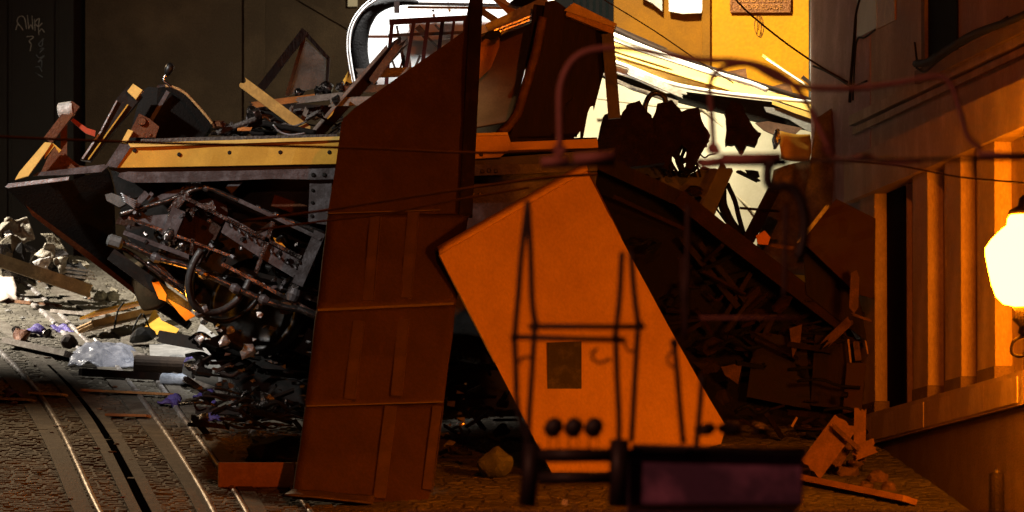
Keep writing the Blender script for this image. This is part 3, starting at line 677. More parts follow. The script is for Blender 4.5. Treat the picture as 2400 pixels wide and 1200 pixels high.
# ------------------------------------------------------------------ right-hand body end still standing
EW = thing('tram_body_end', G(1300, 1000), 'dark varnished tram end wall leaning over the sill, its boards splintered', 'tram body')
def bow(s, t): return Vector((0, .25 * math.sin(math.pi * t), 0))
sheet('inner_panel', [(1100, 92), (1268, 28), (1195, 285), (1095, 305)], 16, 12, .03, mat('tan_inner_lining', (.36, .19, .06), .55, var=.3, scale=3, bump=.1), EW, D + .9, .02, 2, 1.6, True, bow)
plate('lining_fold', [(1118, 108), (1165, 68), (1172, 70), (1170, 110), (1150, 160), (1118, 190)], D + .82, .03, mat('orange_lining', (.6, .25, .04), .5, var=.25), EW)
tube('bent_post', [(1272, 40), (1258, 110), (1242, 170), (1228, 215), (1214, 262), (1196, 290), (1172, 315), (1146, 352)], .038, WOOD, EW, D + .1, 8)
xs = [1238, 1266, 1292, 1317, 1342, 1367, 1392, 1418]
tops = [6, 6, 14, 22, 34, 48, 60, 70]
bots = [325, 325, 322, 322, 320, 312, 250, 228]
rj = random.Random(8)
for i in range(7):
    lean = -26
    a = (xs[i] + 13 + (14 if i < 2 else 22), tops[i] + 6); b = (xs[i] + 13 + lean, bots[i])
    bar('wall_board', a, b, .098, .03, DWOOD, EW, D + .35 + .006 * (i % 2), jag=(0, .10 if i > 3 else .03), seed=i)
plate('wall_backing', [(1262, 20), (1310, 10), (1420, 80), (1352, 320), (1190, 322), (1228, 235)], D + .42, .06, BLACK, EW)
bar('brace', (1190, 322), (1330, 210), .16, .04, DWOOD, EW, D + .28)
plate('cornice_board', [(1326, 36), (1332, 14), (1350, 10), (1442, 60), (1436, 80)], D + .2, .25, PALEW, EW)
plate('cornice_board', [(1322, 24), (1345, 6), (1446, 56), (1440, 64)], D + .17, .3, mat('buff_paint', (.62, .42, .2), .5, var=.3), EW)
plate('corner_pillar', [(1272, 48), (1278, 4), (1300, 0), (1326, 18), (1318, 70), (1290, 330), (1190, 330), (1232, 230)], D + .2, .12, DWOOD, EW)
bar('dark_post', (1424, 80), (1440, 278), .095, .08, BLACK, EW, D + .25)
bar('roof_edge', (1142, 70), (1284, 4), .085, .12, DIRTW, EW, D + .6)
bar('chrome_strip', (1158, 72), (1270, 28), .012, .02, CHROME, EW, D + .5)
bar('chrome_strip', (1172, 74), (1270, 36), .012, .02, CHROME, EW, D + .5)
bar('roof_edge', (1172, 78), (1262, 40), .03, .1, CREAM, EW, D + .62)
plate('torn_flap', [(1140, 75), (1180, 62), (1172, 84), (1150, 92), (1132, 88)], D + .5, .04, BLACKM, EW)
bar('rafter', (1150, -20), (1212, 40), .07, .05, YEL, EW, D + 1.4)
bar('rafter', (1120, 20), (1180, 60), .05, .05, DIRTW, EW, D + 1.35)
bar('rafter', (1140, -20), (1225, 30), .03, .05, WHITE, EW, D + 1.38)
plate('roof_scrap', [(1195, 6), (1215, -12), (1268, -15), (1262, 8), (1240, 16), (1214, 14)], D + 1.2, .1, BLACKM, EW)

# ------------------------------------------------------------------ white ceiling section with dark rounded rim
CS = thing('ceiling_section', P(1000, 200, 63.6), 'brilliant white tram ceiling panel with a black rounded rim, floodlit behind the wreck', 'roof panel')
plate('white_panel', [(862, 205), (848, 160), (842, 100), (856, 45), (890, 8), (930, -60), (1300, -60), (1300, 205)], 63.65, .05, WHITE, CS)
tube('rim', [(868, 205), (852, 175), (843, 130), (843, 90), (852, 52), (872, 24), (905, 8), (945, 3), (980, 6)], lambda t: .072 * (1 - .75 * max(0, t - .55) / .45), BLACKM, CS, 63.45, 12)
bar('rim_edge', (940, 8), (1270, 14), .022, .06, BLACK, CS, 63.55)
bar('rim_board', (955, 17), (1270, 20), .02, .03, PALEW, CS, 63.6)
tube('chrome_trim', [(832, 198), (825, 160), (819, 115), (822, 78), (834, 46), (856, 18), (884, -2), (900, -10)], .009, WHITE, CS, 63.38, 8)
tube('chrome_trim', [(826, 198), (819, 160), (813, 115), (816, 76), (829, 42), (852, 13), (878, -8)], .006, WHITE, CS, 63.38, 8)
bar('catch', (930, 4), (930, 30), .045, .05, DWOOD, CS, 63.4)
bar('seam', (845, 81), (1260, 81), .004, .006, DIRTW, CS, 63.645)
for x, y in ((1015, 25), (1050, 8), (1018, 42)): bolt(CS, x, y, 63.64, .012, BLACK)
plate('yellow_flank', [(800, 196), (822, 155), (832, 198)], 63.5, .04, YEL, CS)

# maroon window frame standing in front of it
WF = thing('window_frame', P(1000, 190, 62.6), 'maroon slatted window frame standing crooked before the white ceiling panel', 'window frame')
dm = 62.5
bar('rail', (912, 52), (1098, 42), .045, .04, MAROON, WF, dm)
bar('rail', (910, 83), (1098, 76), .025, .03, GREYW, WF, dm + .03)
for a, b, w in (((919, 52), (905, 200), .032), ((970, 52), (945, 200), .03), ((1003, 52), (985, 190), .032), ((1037, 50), (1020, 190), .032), ((1064, 50), (1058, 100), .022), ((1090, 45), (1088, 100), .028)):
    bar('slat', a, b, w, .03, MAROON, WF, dm - .02)
for a, b in (((930, 60), (950, 180)), ((980, 60), (1000, 82)), ((1020, 58), (1030, 70)), ((915, 130), (926, 160)), ((948, 130), (938, 160)), ((985, 130), (972, 160)), ((992, 120), (1000, 160)), ((1000, 85), (1030, 115)), ((935, 85), (955, 178))):
    bar('brace', a, b, .018, .015, GREYW, WF, dm + .12)
plate('loose_board', [(935, 86), (955, 84), (965, 160), (945, 160)], dm + .2, .03, DIRTW, WF)
bar('loose_board', (978, 62), (1000, 88), .05, .03, WOOD, WF, dm + .1)
plate('loose_board', [(1036, 56), (1060, 56), (1056, 90), (1038, 92)], dm + .2, .03, DIRTW, WF)

# ------------------------------------------------------------------ loose timber heap on the tram floor
def loose(name, lab, cat, grp, a, b, w, h, m, d, jag=(.03, .03), roll=0, bend=0):
    return tag(bar(name, a, b, w, h, m, None, d, roll, jag, seed=len(bpy.data.objects), bend=bend), lab, cat, grp)
HG = 'broken timbers heaped on the tram floor'
dh = 61.4
loose('broken_beam', 'long dark beam rising from the sill to a splintered orange end before the white panel', 'beam', HG, (742, 314), (932, 108), .10, .06, DWOOD, dh, (.02, .10))
loose('broken_beam', 'pale edge batten running along the long rising dark beam', 'beam', HG, (730, 312), (905, 112), .025, .05, GREYW, dh - .08)
loose('broken_beam', 'short brown beam with a bright orange splintered end crossing the maroon frame', 'beam', HG, (872, 190), (932, 108), .06, .05, WOOD, dh - .12, (.02, .06))
loose('plank', 'level grey plank under the maroon window frame', 'plank', HG, (842, 172), (985, 168), .075, .04, GREYW, dh + .1)
loose('plank', 'level grey plank below the dark beam, left of the brown panel', 'plank', HG, (776, 240), (880, 236), .07, .05, GREYW, dh - .05)
loose('plank', 'orange-brown plank lying level behind the leaning yellow plank', 'plank', HG, (598, 246), (735, 228), .05, .04, mat('orange_timber', (.42, .15, .03), .55, var=.4), dh + .4)
loose('plank', 'weathered plank end lying on the orange-brown plank', 'plank', HG, (700, 236), (800, 224), .05, .04, GREYW, dh + .3)
loose('plank', 'leaning yellow plank with a pale broken tip above the sill', 'plank', HG, (572, 196), (722, 308), .085, .05, mat('ochre_plank', (.58, .34, .09), .55, var=.35, scale=12), 60.6, (.03, .04))
loose('plank', 'dark plank lying under the leaning yellow plank', 'plank', HG, (590, 252), (800, 262), .09, .05, DWOOD, dh + .6)
loose('plank', 'brown plank half hidden behind the long dark beam', 'plank', HG, (810, 210), (960, 205), .06, .05, WOOD, dh + .5)
loose('plank', 'short upright grey stick in the timber heap', 'stick', HG, (706, 290), (718, 258), .035, .03, GREYW, 61.0)
loose('plank', 'short grey stick leaning near the cable tangle', 'stick', HG, (678, 272), (684, 252), .03, .03, GREYW, 61.0)
tag(plate('yellow_scrap', [(766, 280), (775, 256), (786, 252), (778, 270)], 61.3, .04, YEL), 'small bright yellow scrap behind the long rising beam', 'scrap')
tag(plate('yellow_scrap', [(808, 195), (822, 172), (826, 198)], 62.6, .03, YEL), 'yellow triangular scrap at the foot of the black rim', 'scrap')
for k, (x, y, s) in enumerate(((772, 205, .07), (800, 200, .06), (748, 215, .05), (820, 208, .06), (838, 205, .05), (700, 218, .05))):
    tag(rock('torn_fitting', P(x, y, 61.9), s, DSTEEL, None, 20 + k, .6), 'dark twisted fitting lying along the back of the timber heap', 'debris', 'twisted fittings behind the timber heap')
tag(rock('torn_fitting', P(790, 232, 61.2), .05, DSTEEL, None, 31, .6), 'dark lump on the grey plank left of the brown panel', 'debris')
HC = thing('debris_heap', P(640, 330, 61.6), 'low dark heap of crushed seating behind the cable tangle', 'debris')
rj = random.Random(14)
for k in range(60):
    x = rj.uniform(510, 900); y = 316 - rj.uniform(0, 62) * (1 if x > 580 else .3)
    junk(HC, x, y, rj.uniform(61.2, 62.2), rj.uniform(12, 34), 60 + k, (BLACKM, DWOOD, DSTEEL, FELT, GREYW, WOOD, DWOOD))
# triangular glazed frame leaning behind the wreck
TG = thing('glazed_panel', P(690, 230, 63.0), 'triangular dirty-glass window panel in a dark frame leaning behind the timbers', 'window')
bar('frame_bar', (612, 208), (716, 72), .07, .05, DWOOD, TG, 63.0)
bar('frame_bar', (714, 76), (770, 138), .03, .04, DWOOD, TG, 63.0)
bar('frame_bar', (770, 136), (766, 196), .025, .04, DWOOD, TG, 63.0)
bar('frame_bar', (712, 92), (672, 225), .03, .03, WOOD, TG, 63.02)
plate('pane', [(712, 90), (764, 138), (762, 200), (674, 224)], 63.03, .01, GLASS, TG)

# cable tangle
CG = 'cables tangled on the tram floor'
for k, (ps, rr_, m) in enumerate((
    ([(508, 312), (540, 300), (575, 288), (600, 278)], .022, FELT), ([(576, 310), (590, 296), (620, 290), (650, 296), (690, 302), (740, 312)], .024, BLACKM),
    ([(584, 300), (580, 275), (590, 262), (604, 258), (610, 270)], .014, GREY), ([(600, 285), (620, 274), (632, 284), (634, 296)], .010, ALU),
    ([(640, 292), (655, 308), (680, 316), (715, 312)], .008, ALU), ([(560, 316), (580, 304), (592, 312), (620, 314)], .016, BLACKM),
    ([(530, 318), (548, 306), (560, 296), (598, 290), (640, 306)], .012, BLACKM), ([(610, 262), (640, 268), (660, 282), (700, 290)], .014, BLACKM),
    ([(500, 300), (508, 288), (520, 292), (528, 300)], .010, RUST), ([(650, 300), (668, 290), (690, 296), (720, 284)], .009, FELT))):
    o = tube('cable', ps, rr_, m, None, 60.5 + .05 * (k % 4)); tag(o, ('thick felted hose running left out of the tangle on the sill', 'thick black cable sagging right across the tangle', 'grey cable looping round the motor part', 'thin silver loop right of the motor part', 'thin silver wire hanging over the sill edge under the yellow plank',
        'short black cable lowest in the tangle', 'black cable threading left to right through the tangle', 'black cable passing behind the leaning yellow plank', 'small rusty wire curl by the console rim', 'thin grey cable at the foot of the yellow plank')[k], 'cable', CG)
tag(rock('cable_spool', P(594, 272, 60.6), .085, DSTEEL, None, 3, .3), 'dark round motor part among the cables on the tram floor', 'machine part')
tag(rock('brick_shard', P(570, 303, 60.4), .05, mat('orange_brick', (.55, .2, .05), .7, var=.3), None, 6, .3, 1, (1.5, .7, .6)), 'orange chip beside the cable tangle', 'debris')
tag(rock('brick_shard', P(515, 293, 60.4), .06, RUST, None, 7, .6), 'rusty crushed fitting by the console rim', 'debris')

# ------------------------------------------------------------------ crushed roof on the right
TR = thing('torn_roof', P(1650, 230, 64.0), 'long torn-off tram roof with white mouldings slanting from the body end to the pink wall', 'roof')
dr = 64.2
def strip(name, top, bot, d, th, m, tilt=.0):
    poly = [(x, y, d + tilt) for x, y in top] + [(x, y, d) for x, y in reversed(bot)]
    return plate(name, poly, d, th, m, TR)
strip('yellow_face', [(1408, 88), (1500, 122), (1600, 152), (1700, 183), (1800, 214), (1915, 236)], [(1408, 128), (1500, 166), (1560, 190), (1640, 208), (1720, 218), (1820, 236), (1915, 268)], dr, .08, mat('yellow_roof_fascia', (.80, .55, .17), .45, var=.2, scale=3, bump=.08), .35)
tube('top_moulding', [(1430, 64), (1500, 98), (1600, 138), (1700, 172), (1800, 205), (1915, 240)], .022, DWOOD, TR, dr - .05, 8)
tube('white_moulding', [(1412, 72), (1500, 108), (1600, 146), (1700, 178), (1760, 196), (1800, 212)], .024, WHITE, TR, dr - .06, 8)
tube('white_moulding', [(1408, 82), (1500, 119), (1600, 152), (1680, 178)], .012, DIRTW, TR, dr - .08, 8)
tube('white_moulding', [(1408, 134), (1480, 160), (1560, 192), (1640, 210), (1760, 226), (1912, 240)], .018, WHITE, TR, dr - .06, 8)
strip('white_board', [(1405, 140), (1480, 166), (1545, 186)], [(1405, 158), (1480, 182), (1562, 218), (1590, 216)], dr - .04, .06, WHITE)
bar('white_board', (1480, 170), (1592, 218), .06, .05, DIRTW, TR, dr - .12, jag=(.04, .08), seed=4)
strip('underside', [(1405, 160), (1480, 184), (1600, 214), (1700, 226), (1820, 240), (1915, 272)], [(1405, 176), (1480, 205), (1600, 240), (1690, 262), (1800, 290), (1915, 305)], dr + .05, .15, BLACKM)
strip('gutter_edge', [(1408, 168), (1480, 200), (1590, 236)], [(1408, 174), (1480, 210), (1588, 246)], dr - .03, .05, GREYW)
strip('grey_lining', [(1790, 250), (1850, 256), (1905, 276), (1912, 300)], [(1796, 262), (1850, 280), (1890, 305), (1905, 310)], dr - .1, .04, mat('grey_lining', (.3, .31, .32), .7, var=.4))
strip('lower_fascia', [(1810, 236), (1860, 252), (1912, 268)], [(1810, 244), (1860, 264), (1912, 282)], dr - .12, .04, YELP)
plate('hanging_panel', [(1770, 288), (1800, 284), (1880, 300), (1860, 318), (1835, 326), (1790, 305)], dr - .15, .05, mat('red_brown_board', (.16, .09, .06), .6, var=.4), TR)
bar('lath', (1790, 132), (1908, 216), .022, .03, YELP, TR, dr + .6, jag=(.02, .0))
bar('lath', (1796, 138), (1912, 214), .014, .03, WHITE, TR, dr + .55)
bar('lath', (1880, 180), (1912, 206), .03, .03, DWOOD, TR, dr + .5)
plate('roof_scrap', [(1700, 168), (1748, 160), (1752, 186), (1740, 190)], dr + .3, .04, WOOD, TR)
plate('roof_scrap', [(1800, 205), (1848, 192), (1858, 214), (1840, 220)], dr + .3, .04, WOOD, TR)
bar('top_lath', (1434, 62), (1540, 108), .03, .05, DWOOD, TR, dr + .05, jag=(.0, .12))

CP = thing('cream_side_panel', P(1650, 560, 66.9), 'large cream tram side panel glowing under the torn roof', 'panel')
def cbow(s, t): return Vector((0, .5 * (s - .5) ** 2 + .1 * math.sin(6 * s + 2 * t), 0))
sheet('skin', [(1330, 120), (1935, 240), (1925, 640), (1330, 620)], 24, 16, .03, CREAM, CP, 66.6, .03, 5, .9, True, cbow)
for q in ([(1560, 190), (1640, 250), (1730, 330)], [(1690, 430), (1750, 480), (1830, 560)], [(1400, 230), (1560, 250), (1700, 255)]):
    tube('seam', q, .012, mat('cream_seam', (.5, .45, .33), .6, var=.3), CP, 66.5, 6)
tag(sheet('torn_cream_sheet', [(1905, 275), (1990, 235), (1985, 560), (1870, 565)], 12, 18, .10, mat('dusty_grey_sheet', (.22, .19, .17), .8, var=.5, scale=6), None, 62.2, .008, 9, 1.6), 'torn grey-white sheet folded against the end of the pink wall', 'sheet')
tag(sheet('torn_cream_sheet', [(1820, 310), (1895, 318), (1900, 380), (1830, 375)], 8, 8, .08, YEL, None, 63.3, .008, 12, 2.5), 'crumpled yellow scrap hanging beside the hanging panel', 'scrap')
tag(rock('headlamp', P(1820, 325, 63.0), .07, CHROME, None, 5, .4, 2, (.6, .8, 1.3)), 'dented shiny lamp housing beside the crumpled yellow scrap', 'lamp housing')

# torn upholstery silhouettes and cables in front of the cream panel
UG = 'torn upholstery hanging before the cream panel'
UPH = mat('burnt_brown_upholstery', (.024, .010, .005), .9, var=.5, scale=12, bump=.6)
tag(dented(plate('seat_cushion', ragged([(1395, 350), (1412, 275), (1430, 262), (1455, 272), (1470, 245), (1500, 236), (1515, 262), (1528, 270), (1530, 300), (1545, 330), (1560, 380), (1420, 400)], 1.6, 1, 3), 61.6, .25, UPH), .09, 2.6, .07), 'large torn dark seat back silhouetted left of the loop of pipe', 'seat')
tag(dented(plate('seat_cushion', ragged([(1524, 300), (1540, 243), (1575, 234), (1598, 262), (1638, 250), (1646, 285), (1664, 316), (1646, 352), (1622, 396), (1606, 392), (1610, 350), (1596, 340), (1576, 362), (1566, 398), (1545, 392), (1548, 345)], 1.6, 2, 3), 61.9, .25, UPH), .09, 2.6, .07), 'round torn dark seat cushion silhouetted in the middle of the cream panel', 'seat')
tag(dented(plate('seat_cushion', ragged([(1704, 300), (1700, 262), (1712, 236), (1736, 240), (1748, 268), (1766, 296), (1784, 312), (1770, 342), (1752, 336), (1738, 362), (1722, 338), (1700, 340)], 1.6, 3, 3), 62.1, .2, UPH), .09, 2.6, .07), 'smaller torn dark cushion hanging below the roof underside', 'seat')
tag(tube('bent_pipe', [(1512, 290), (1512, 250), (1522, 226), (1538, 218), (1556, 226), (1560, 240)], .022, DSTEEL, None, 61.8), 'small shiny loop of pipe above the round torn cushion', 'pipe')
CG2 = 'cables hanging before the cream panel'
for k, (ps, rr_) in enumerate((([(1556, 330), (1570, 350), (1590, 375), (1600, 400)], .022), ([(1580, 330), (1588, 352), (1592, 380), (1610, 410)], .016), ([(1535, 345), (1555, 368), (1580, 398)], .020), ([(1600, 330), (1590, 355), (1560, 370), (1548, 395)], .008),
                               ([(1690, 400), (1692, 440), (1694, 480), (1712, 520), (1735, 550)], .038), ([(1704, 430), (1722, 470), (1732, 510), (1745, 555)], .020), ([(1675, 470), (1700, 482), (1715, 510)], .012), ([(1680, 490), (1705, 525), (1728, 548)], .008))):
    tag(tube('cable', ps, rr_, BLACKM, None, 61.9 + .05 * k), ('thick black cable, middle of the bunch below the round cushion', 'thinner black cable on the right of the bunch below the round cushion', 'black cable on the left of the bunch below the round cushion', 'thin wire crossing the bunch below the round cushion',
        'thickest black cable dropping across the lower cream panel', 'black cable curving down right of the thickest one', 'short black cable joining the thickest one from the left', 'thin wire running along the left of the thickest cable')[k], 'cable', CG2)
loose('broken_strut', 'dark strut slanting up to the right before the cream panel', 'beam', None, (1755, 560), (1812, 448), .10, .08, DWOOD, 62.0)
loose('broken_strut', 'dark strut slanting up to the right at the left end of the cream panel', 'beam', None, (1655, 500), (1702, 395), .12, .08, BLACK, 61.9)
tag(plate('dark_bulkhead', ragged([(1400, 330), (1530, 330), (1560, 400), (1620, 405), (1650, 390), (1690, 400), (1698, 450), (1668, 530), (1610, 500), (1500, 450), (1400, 420)], 3, 9), 62.2, .1, BLACK), 'torn black bulkhead between the seats and the slanting beam', 'panel')

tag(sheet('cream_shade_sheet', [(1812, 400), (1900, 375), (1925, 650), (1755, 630)], 12, 12, .08, mat('tan_shade_tone', (.26, .19, .10), .8, var=.5, scale=6), None, 63.0, .008, 21, 2.0), 'added tan sheet standing for shade at the right end of the cream panel', 'sheet')  # sheet added to darken the cream panel's right part, shade as its colour
SP = thing('crushed_seat_frame', P(1560, 420, 62.0), 'crushed black seat frame with bent spokes below the torn cushions', 'seat frame')
rg = random.Random(33)
for k in range(9):
    x = 1530 + k * 12; tube('spoke', [(x + rg.uniform(-4, 4), 325), (x + 10 + rg.uniform(-6, 6), 350), (x + 6, 378), (x + 22 + rg.uniform(-8, 8), 415)], rg.uniform(.006, .016), BLACKM, SP, 61.95 + .03 * k)
for k in range(26):
    junk(SP, rg.uniform(1420, 1780), rg.uniform(300, 430) if k < 18 else rg.uniform(430, 520), 62.1 + rg.uniform(-.2, .2), rg.uniform(10, 30), 1500 + k, (BLACKM, UPH, DWOOD))
# ------------------------------------------------------------------ dark crushed front, right of the orange sheet
CF = thing('wrecked_cab', G(1800, 1050), 'dark mass of crushed tram cab boards jammed against the pilasters', 'tram cab')
dq = 60.2
plate('bulkhead', [(1380, 370), (1450, 388), (1560, 442), (1680, 528), (1800, 612), (1960, 718), (2010, 800), (2030, 1000), (1700, 1060), (1500, 1000), (1360, 700)], dq + .5, .15, mat('sooty_brown_board', (.010, .005, .003), .8, var=.5, bump=.3), CF)
bar('top_beam', (1400, 378), (1600, 470), .12, .1, DWOOD, CF, dq)
bar('top_beam', (1590, 462), (1700, 550), .13, .1, mat('worn_brown_wood', (.032, .012, .006), .8, var=.5), CF, dq - .02)
bar('top_beam', (1690, 540), (1985, 765), .14, .1, mat('worn_brown_wood', (.032, .012, .006)), CF, dq - .04, jag=(0, .06))
bar('beam_end', (1992, 752), (1940, 800), .07, .06, WOOD, CF, dq - .1, jag=(.02, .08))
bar('stud', (1640, 570), (1790, 760), .04, .04, DWOOD, CF, dq + .25)
bar('stud', (1600, 560), (1730, 720), .05, .04, DWOOD, CF, dq + .28)
bar('stud', (1760, 640), (1700, 740), .035, .04, DWOOD, CF, dq + .3)
bar('stud', (1830, 700), (1760, 860), .045, .04, DWOOD, CF, dq + .2)
bar('stud', (1700, 780), (1760, 700), .03, .04, DWOOD, CF, dq + .2)
plate('front_board', [(1690, 860), (1740, 850), (1730, 900), (1700, 880)], dq + .1, .04, WOOD, CF)
plate('front_board', [(1770, 780), (1890, 790), (1900, 960), (1750, 930)], dq + .2, .05, mat('brown_board_dim', (.022, .010, .005), .7, var=.5), CF)
plate('front_board', [(1910, 780), (2000, 790), (1990, 960), (1900, 950)], dq + .15, .05, DWOOD, CF)
plate('front_board', [(1985, 850), (2030, 850), (2020, 960), (1975, 970)], dq - .05, .05, DRED, CF)
plate('front_board', [(1850, 770), (1880, 760), (1876, 800), (1858, 838)], dq - .05, .03, WOOD, CF)
plate('front_board', [(1880, 562), (1915, 590), (2012, 690), (2032, 800), (1985, 765), (1890, 690)], dq - .12, .05, DWOOD, CF)
bar('splinter', (1988, 795), (1994, 850), .014, .02, PALEW, CF, dq - .1)
bar('splinter', (2006, 800), (2012, 845), .05, .02, WOOD, CF, dq - .1)
bar('splinter', (2028, 795), (2034, 830), .012, .02, PALEW, CF, dq - .1)
bar('splinter', (1856, 1000), (1868, 978), .018, .02, PALEW, CF, dq - .8)
tag(dented(plate('dark_red_door', [(1960, 466), (2052, 512), (2048, 700), (2010, 690), (1880, 566)], 59.7, .06, DRED), .03, 2, .12, 5), 'plain dark red panel wedged against the pilaster, right of the cream panel', 'panel')
loose('batten', 'pale batten along the upper edge of the dark red panel', 'batten', None, (1876, 566), (1938, 486), .035, .04, DIRTW, 59.72)
tag(plate('curved_scrap', [(1994, 640), (2008, 632), (2014, 650), (2012, 720), (2002, 735), (1990, 720)], 59.3, .04, WOOD), 'upright brown scrap left of the nearest pilaster', 'scrap')
loose('bent_lath', 'thin lath lying level at the foot of the dark red panel', 'lath', None, (2002, 738), (2040, 752), .02, .03, WOOD, 59.3)
tag(plate('orange_scrap', [(1772, 552), (1792, 540), (1806, 556), (1800, 574), (1776, 572)], 60.0, .05, mat('orange_plastic', (.6, .2, .04), .5, var=.2)), 'small orange scrap behind the slanting beam', 'scrap')
loose('orange_splinter', 'orange splinter lying right of the small orange scrap', 'splinter', None, (1812, 576), (1856, 582), .03, .03, WOOD, 60.0)

rg = random.Random(17)
for k in range(120):
    t = rg.random(); x = 1470 + t * 560; y = 470 + t * 260 + rg.uniform(0, 1) ** .8 * (560 - t * 260); y = min(y, 1040)
    if x < 1480 + (y - 570) * .52 + 20: continue
    junk(CF, x, y, dq + .45 - rg.uniform(0, .5) - max(0, y - 850) * .004, rg.uniform(18, 60), 1200 + k, (DWOOD, DWOOD, BLACKM, mat('worn_brown_wood', (.032, .012, .006)), BLACKM, mat('brown_board_dim', (.022, .010, .005))))
# broken timber by the wall foot
BG = 'broken boards at the wall foot'
def gpt(px, py, up=0.0): return G(px, py, up)
dw = 57.6
loose('broken_board', 'wide slotted brown board leaning up to the right at the wall foot', 'board', BG, (1902, 1098), (1982, 990), .20, .04, mat('brown_crate_wood', (.24, .115, .05), .7, var=.45), dw)
loose('broken_board', 'narrow board crossing over the wide slotted board', 'board', BG, (1955, 1000), (2010, 1050), .035, .04, WOOD, dw - .1)
loose('broken_board', 'upright brown board behind the wide slotted board', 'board', BG, (2016, 964), (2014, 1075), .09, .04, mat('brown_crate_wood', (.24, .115, .05)), dw + .1)
loose('broken_board', 'short board end at the right of the broken boards', 'board', BG, (2005, 1062), (2046, 1046), .11, .05, mat('brown_crate_wood', (.24, .115, .05)), dw)
loose('broken_board', 'small dark board propped under the narrow crossing board', 'board', BG, (1960, 1090), (1990, 1040), .07, .04, WOOD, dw + .15)
a = G(1878, 1136, .05); b = G(2130, 1188, .05)
loose('long_plank', 'long orange-lit plank lying flat at the bottom right', 'plank', None, a, b, .12, .045, mat('tan_plank', (.42, .21, .07), .6, var=.35), 57, (.02, .05), 90)
for k, (x, y, s) in enumerate(((1930, 1090, .09), (1960, 1110, .07), (1985, 1115, .08), (2000, 1095, .06), (1905, 1120, .06), (2060, 1130, .08), (2085, 1150, .06), (2030, 1145, .05), (1890, 1010, .06))):
    tag(rock('rubble_lump', G(x, y, s * .4), s, mat('brown_rubble', (.19, .11, .06), .9, var=.5, bump=.5), None, 40 + k, .4, 2, (1.2, 1, .8)), 'brown rubble lump around the broken boards at the wall foot', 'rubble', 'rubble at the wall foot')

# ------------------------------------------------------------------ tall brown panel leaning on the wreck
BP = thing('brown_side_panel', G(840, 1185), 'tall rust-brown ribbed panel leaning upright against the middle of the wreck', 'panel')
def bd_(x, y, o=0.0): return (x, y, 56.45 + (1180 - y) / 1180 * 3.3 + (x - 880) * .0014 + o)
top = [(800, 290), (806, 276), (830, 254), (1086, 74), (1112, -60), (1128, -60), (1108, 330), (1098, 505), (768, 500), (785, 400)]
dented(plate('upper_sheet', [bd_(*p) for p in top], 58, .018, BROWN, BP), .035, 1.4, .12, 2)
bar('edge_post', bd_(1120, -60, -.03), bd_(1092, 505, -.03), .10, .05, DWOOD, BP)
def qd(c, **k): return sheet(k.pop('name', 'lower_sheet'), [bd_(*p) for p in c], 14, 16, .016, BROWN, BP, 58, .015, 1, 1.3)
qd([(768, 500), (1098, 505), (1068, 715), (742, 727)], seed=1)
qd([(742, 727), (1068, 715), (1040, 946), (714, 952)], seed=2)
qd([(714, 952), (1040, 946), (1002, 1192), (684, 1170)], seed=3)
for a, b, w in (((768, 500), (1030, 492), .007), ((743, 727), (1062, 712), .018), ((716, 952), (1038, 942), .008)):
    bar('seam', bd_(a[0], a[1], -.03), bd_(b[0], b[1], -.03), w, .03, BROWNR, BP)
for a, b, w in (((879, 505), (862, 706), .075), ((968, 500), (950, 700), .08), ((840, 755), (818, 938), .08), ((945, 750), (928, 930), .08), ((915, 955), (888, 1170), .085), ((1025, 955), (1000, 1150), .07)):
    bar('rib', bd_(a[0], a[1], -.022), bd_(b[0], b[1], -.022), w, .03, BROWNR, BP)
    bar('rib_edge', bd_(a[0] + 14, a[1], -.034), bd_(b[0] + 14, b[1], -.034), .006, .03, BROWNR, BP)
def curl(s, t): return Vector((-.05 * t * (1 - s), -.10 * t * t, .02 * t))
sheet('bottom_lip', [bd_(684, 1150, -.02), bd_(880, 1165, -.02), bd_(872, 1190, -.02), bd_(682, 1170, -.02)], 10, 4, .01, mat('worn_brown_lip', (.09, .055, .04), .6, var=.4), BP, 57, .012, 4, 2, True, curl)

# ------------------------------------------------------------------ yellow sheet lit orange
OP = thing('yellow_sheet', G(1350, 1110), 'big flat yellow panel standing tilted on its corner, glowing orange in the lamplight', 'panel')
def od(x, y, o=0.0): return (x, y, 57.5 + (1110 - y) / 700 * 1.15 + (x - 1300) * .0009 + o)
dented(plate('skin', [od(*p) for p in ((1030, 598), (1206, 497), (1378, 400), (1455, 556), (1478, 600), (1570, 770), (1660, 930), (1702, 1000), (1690, 1040), (1560, 1075), (1420, 1108), (1293, 1108), (1160, 850))], 58, .014, ORNG, OP), .03, 1.1, .12, 3)
sheet('rolled_edge', [od(1024, 590, .16), od(1372, 390, .16), od(1378, 400.5, 0), od(1030, 598.5, 0)], 14, 4, .0, ORNG, OP, 58, .02, 1, 1, True, lambda s, t: Vector((0, 0, .035 * math.sin(math.pi * t))))
bar('side_edge', od(1378, 402, .03), od(1456, 558, .03), .012, .05, RUST, OP)
bar('side_edge', od(1030, 600, .03), od(1160, 852, .03), .010, .05, ALU, OP)
plate('notice', [od(1283, 803, -.02), od(1363, 800, -.02), od(1363, 911, -.02), od(1283, 911, -.02)], 58, .012, mat('grey_notice', (.10, .085, .09), .5, var=.5, scale=9, col2=(.04, .035, .04)), OP)

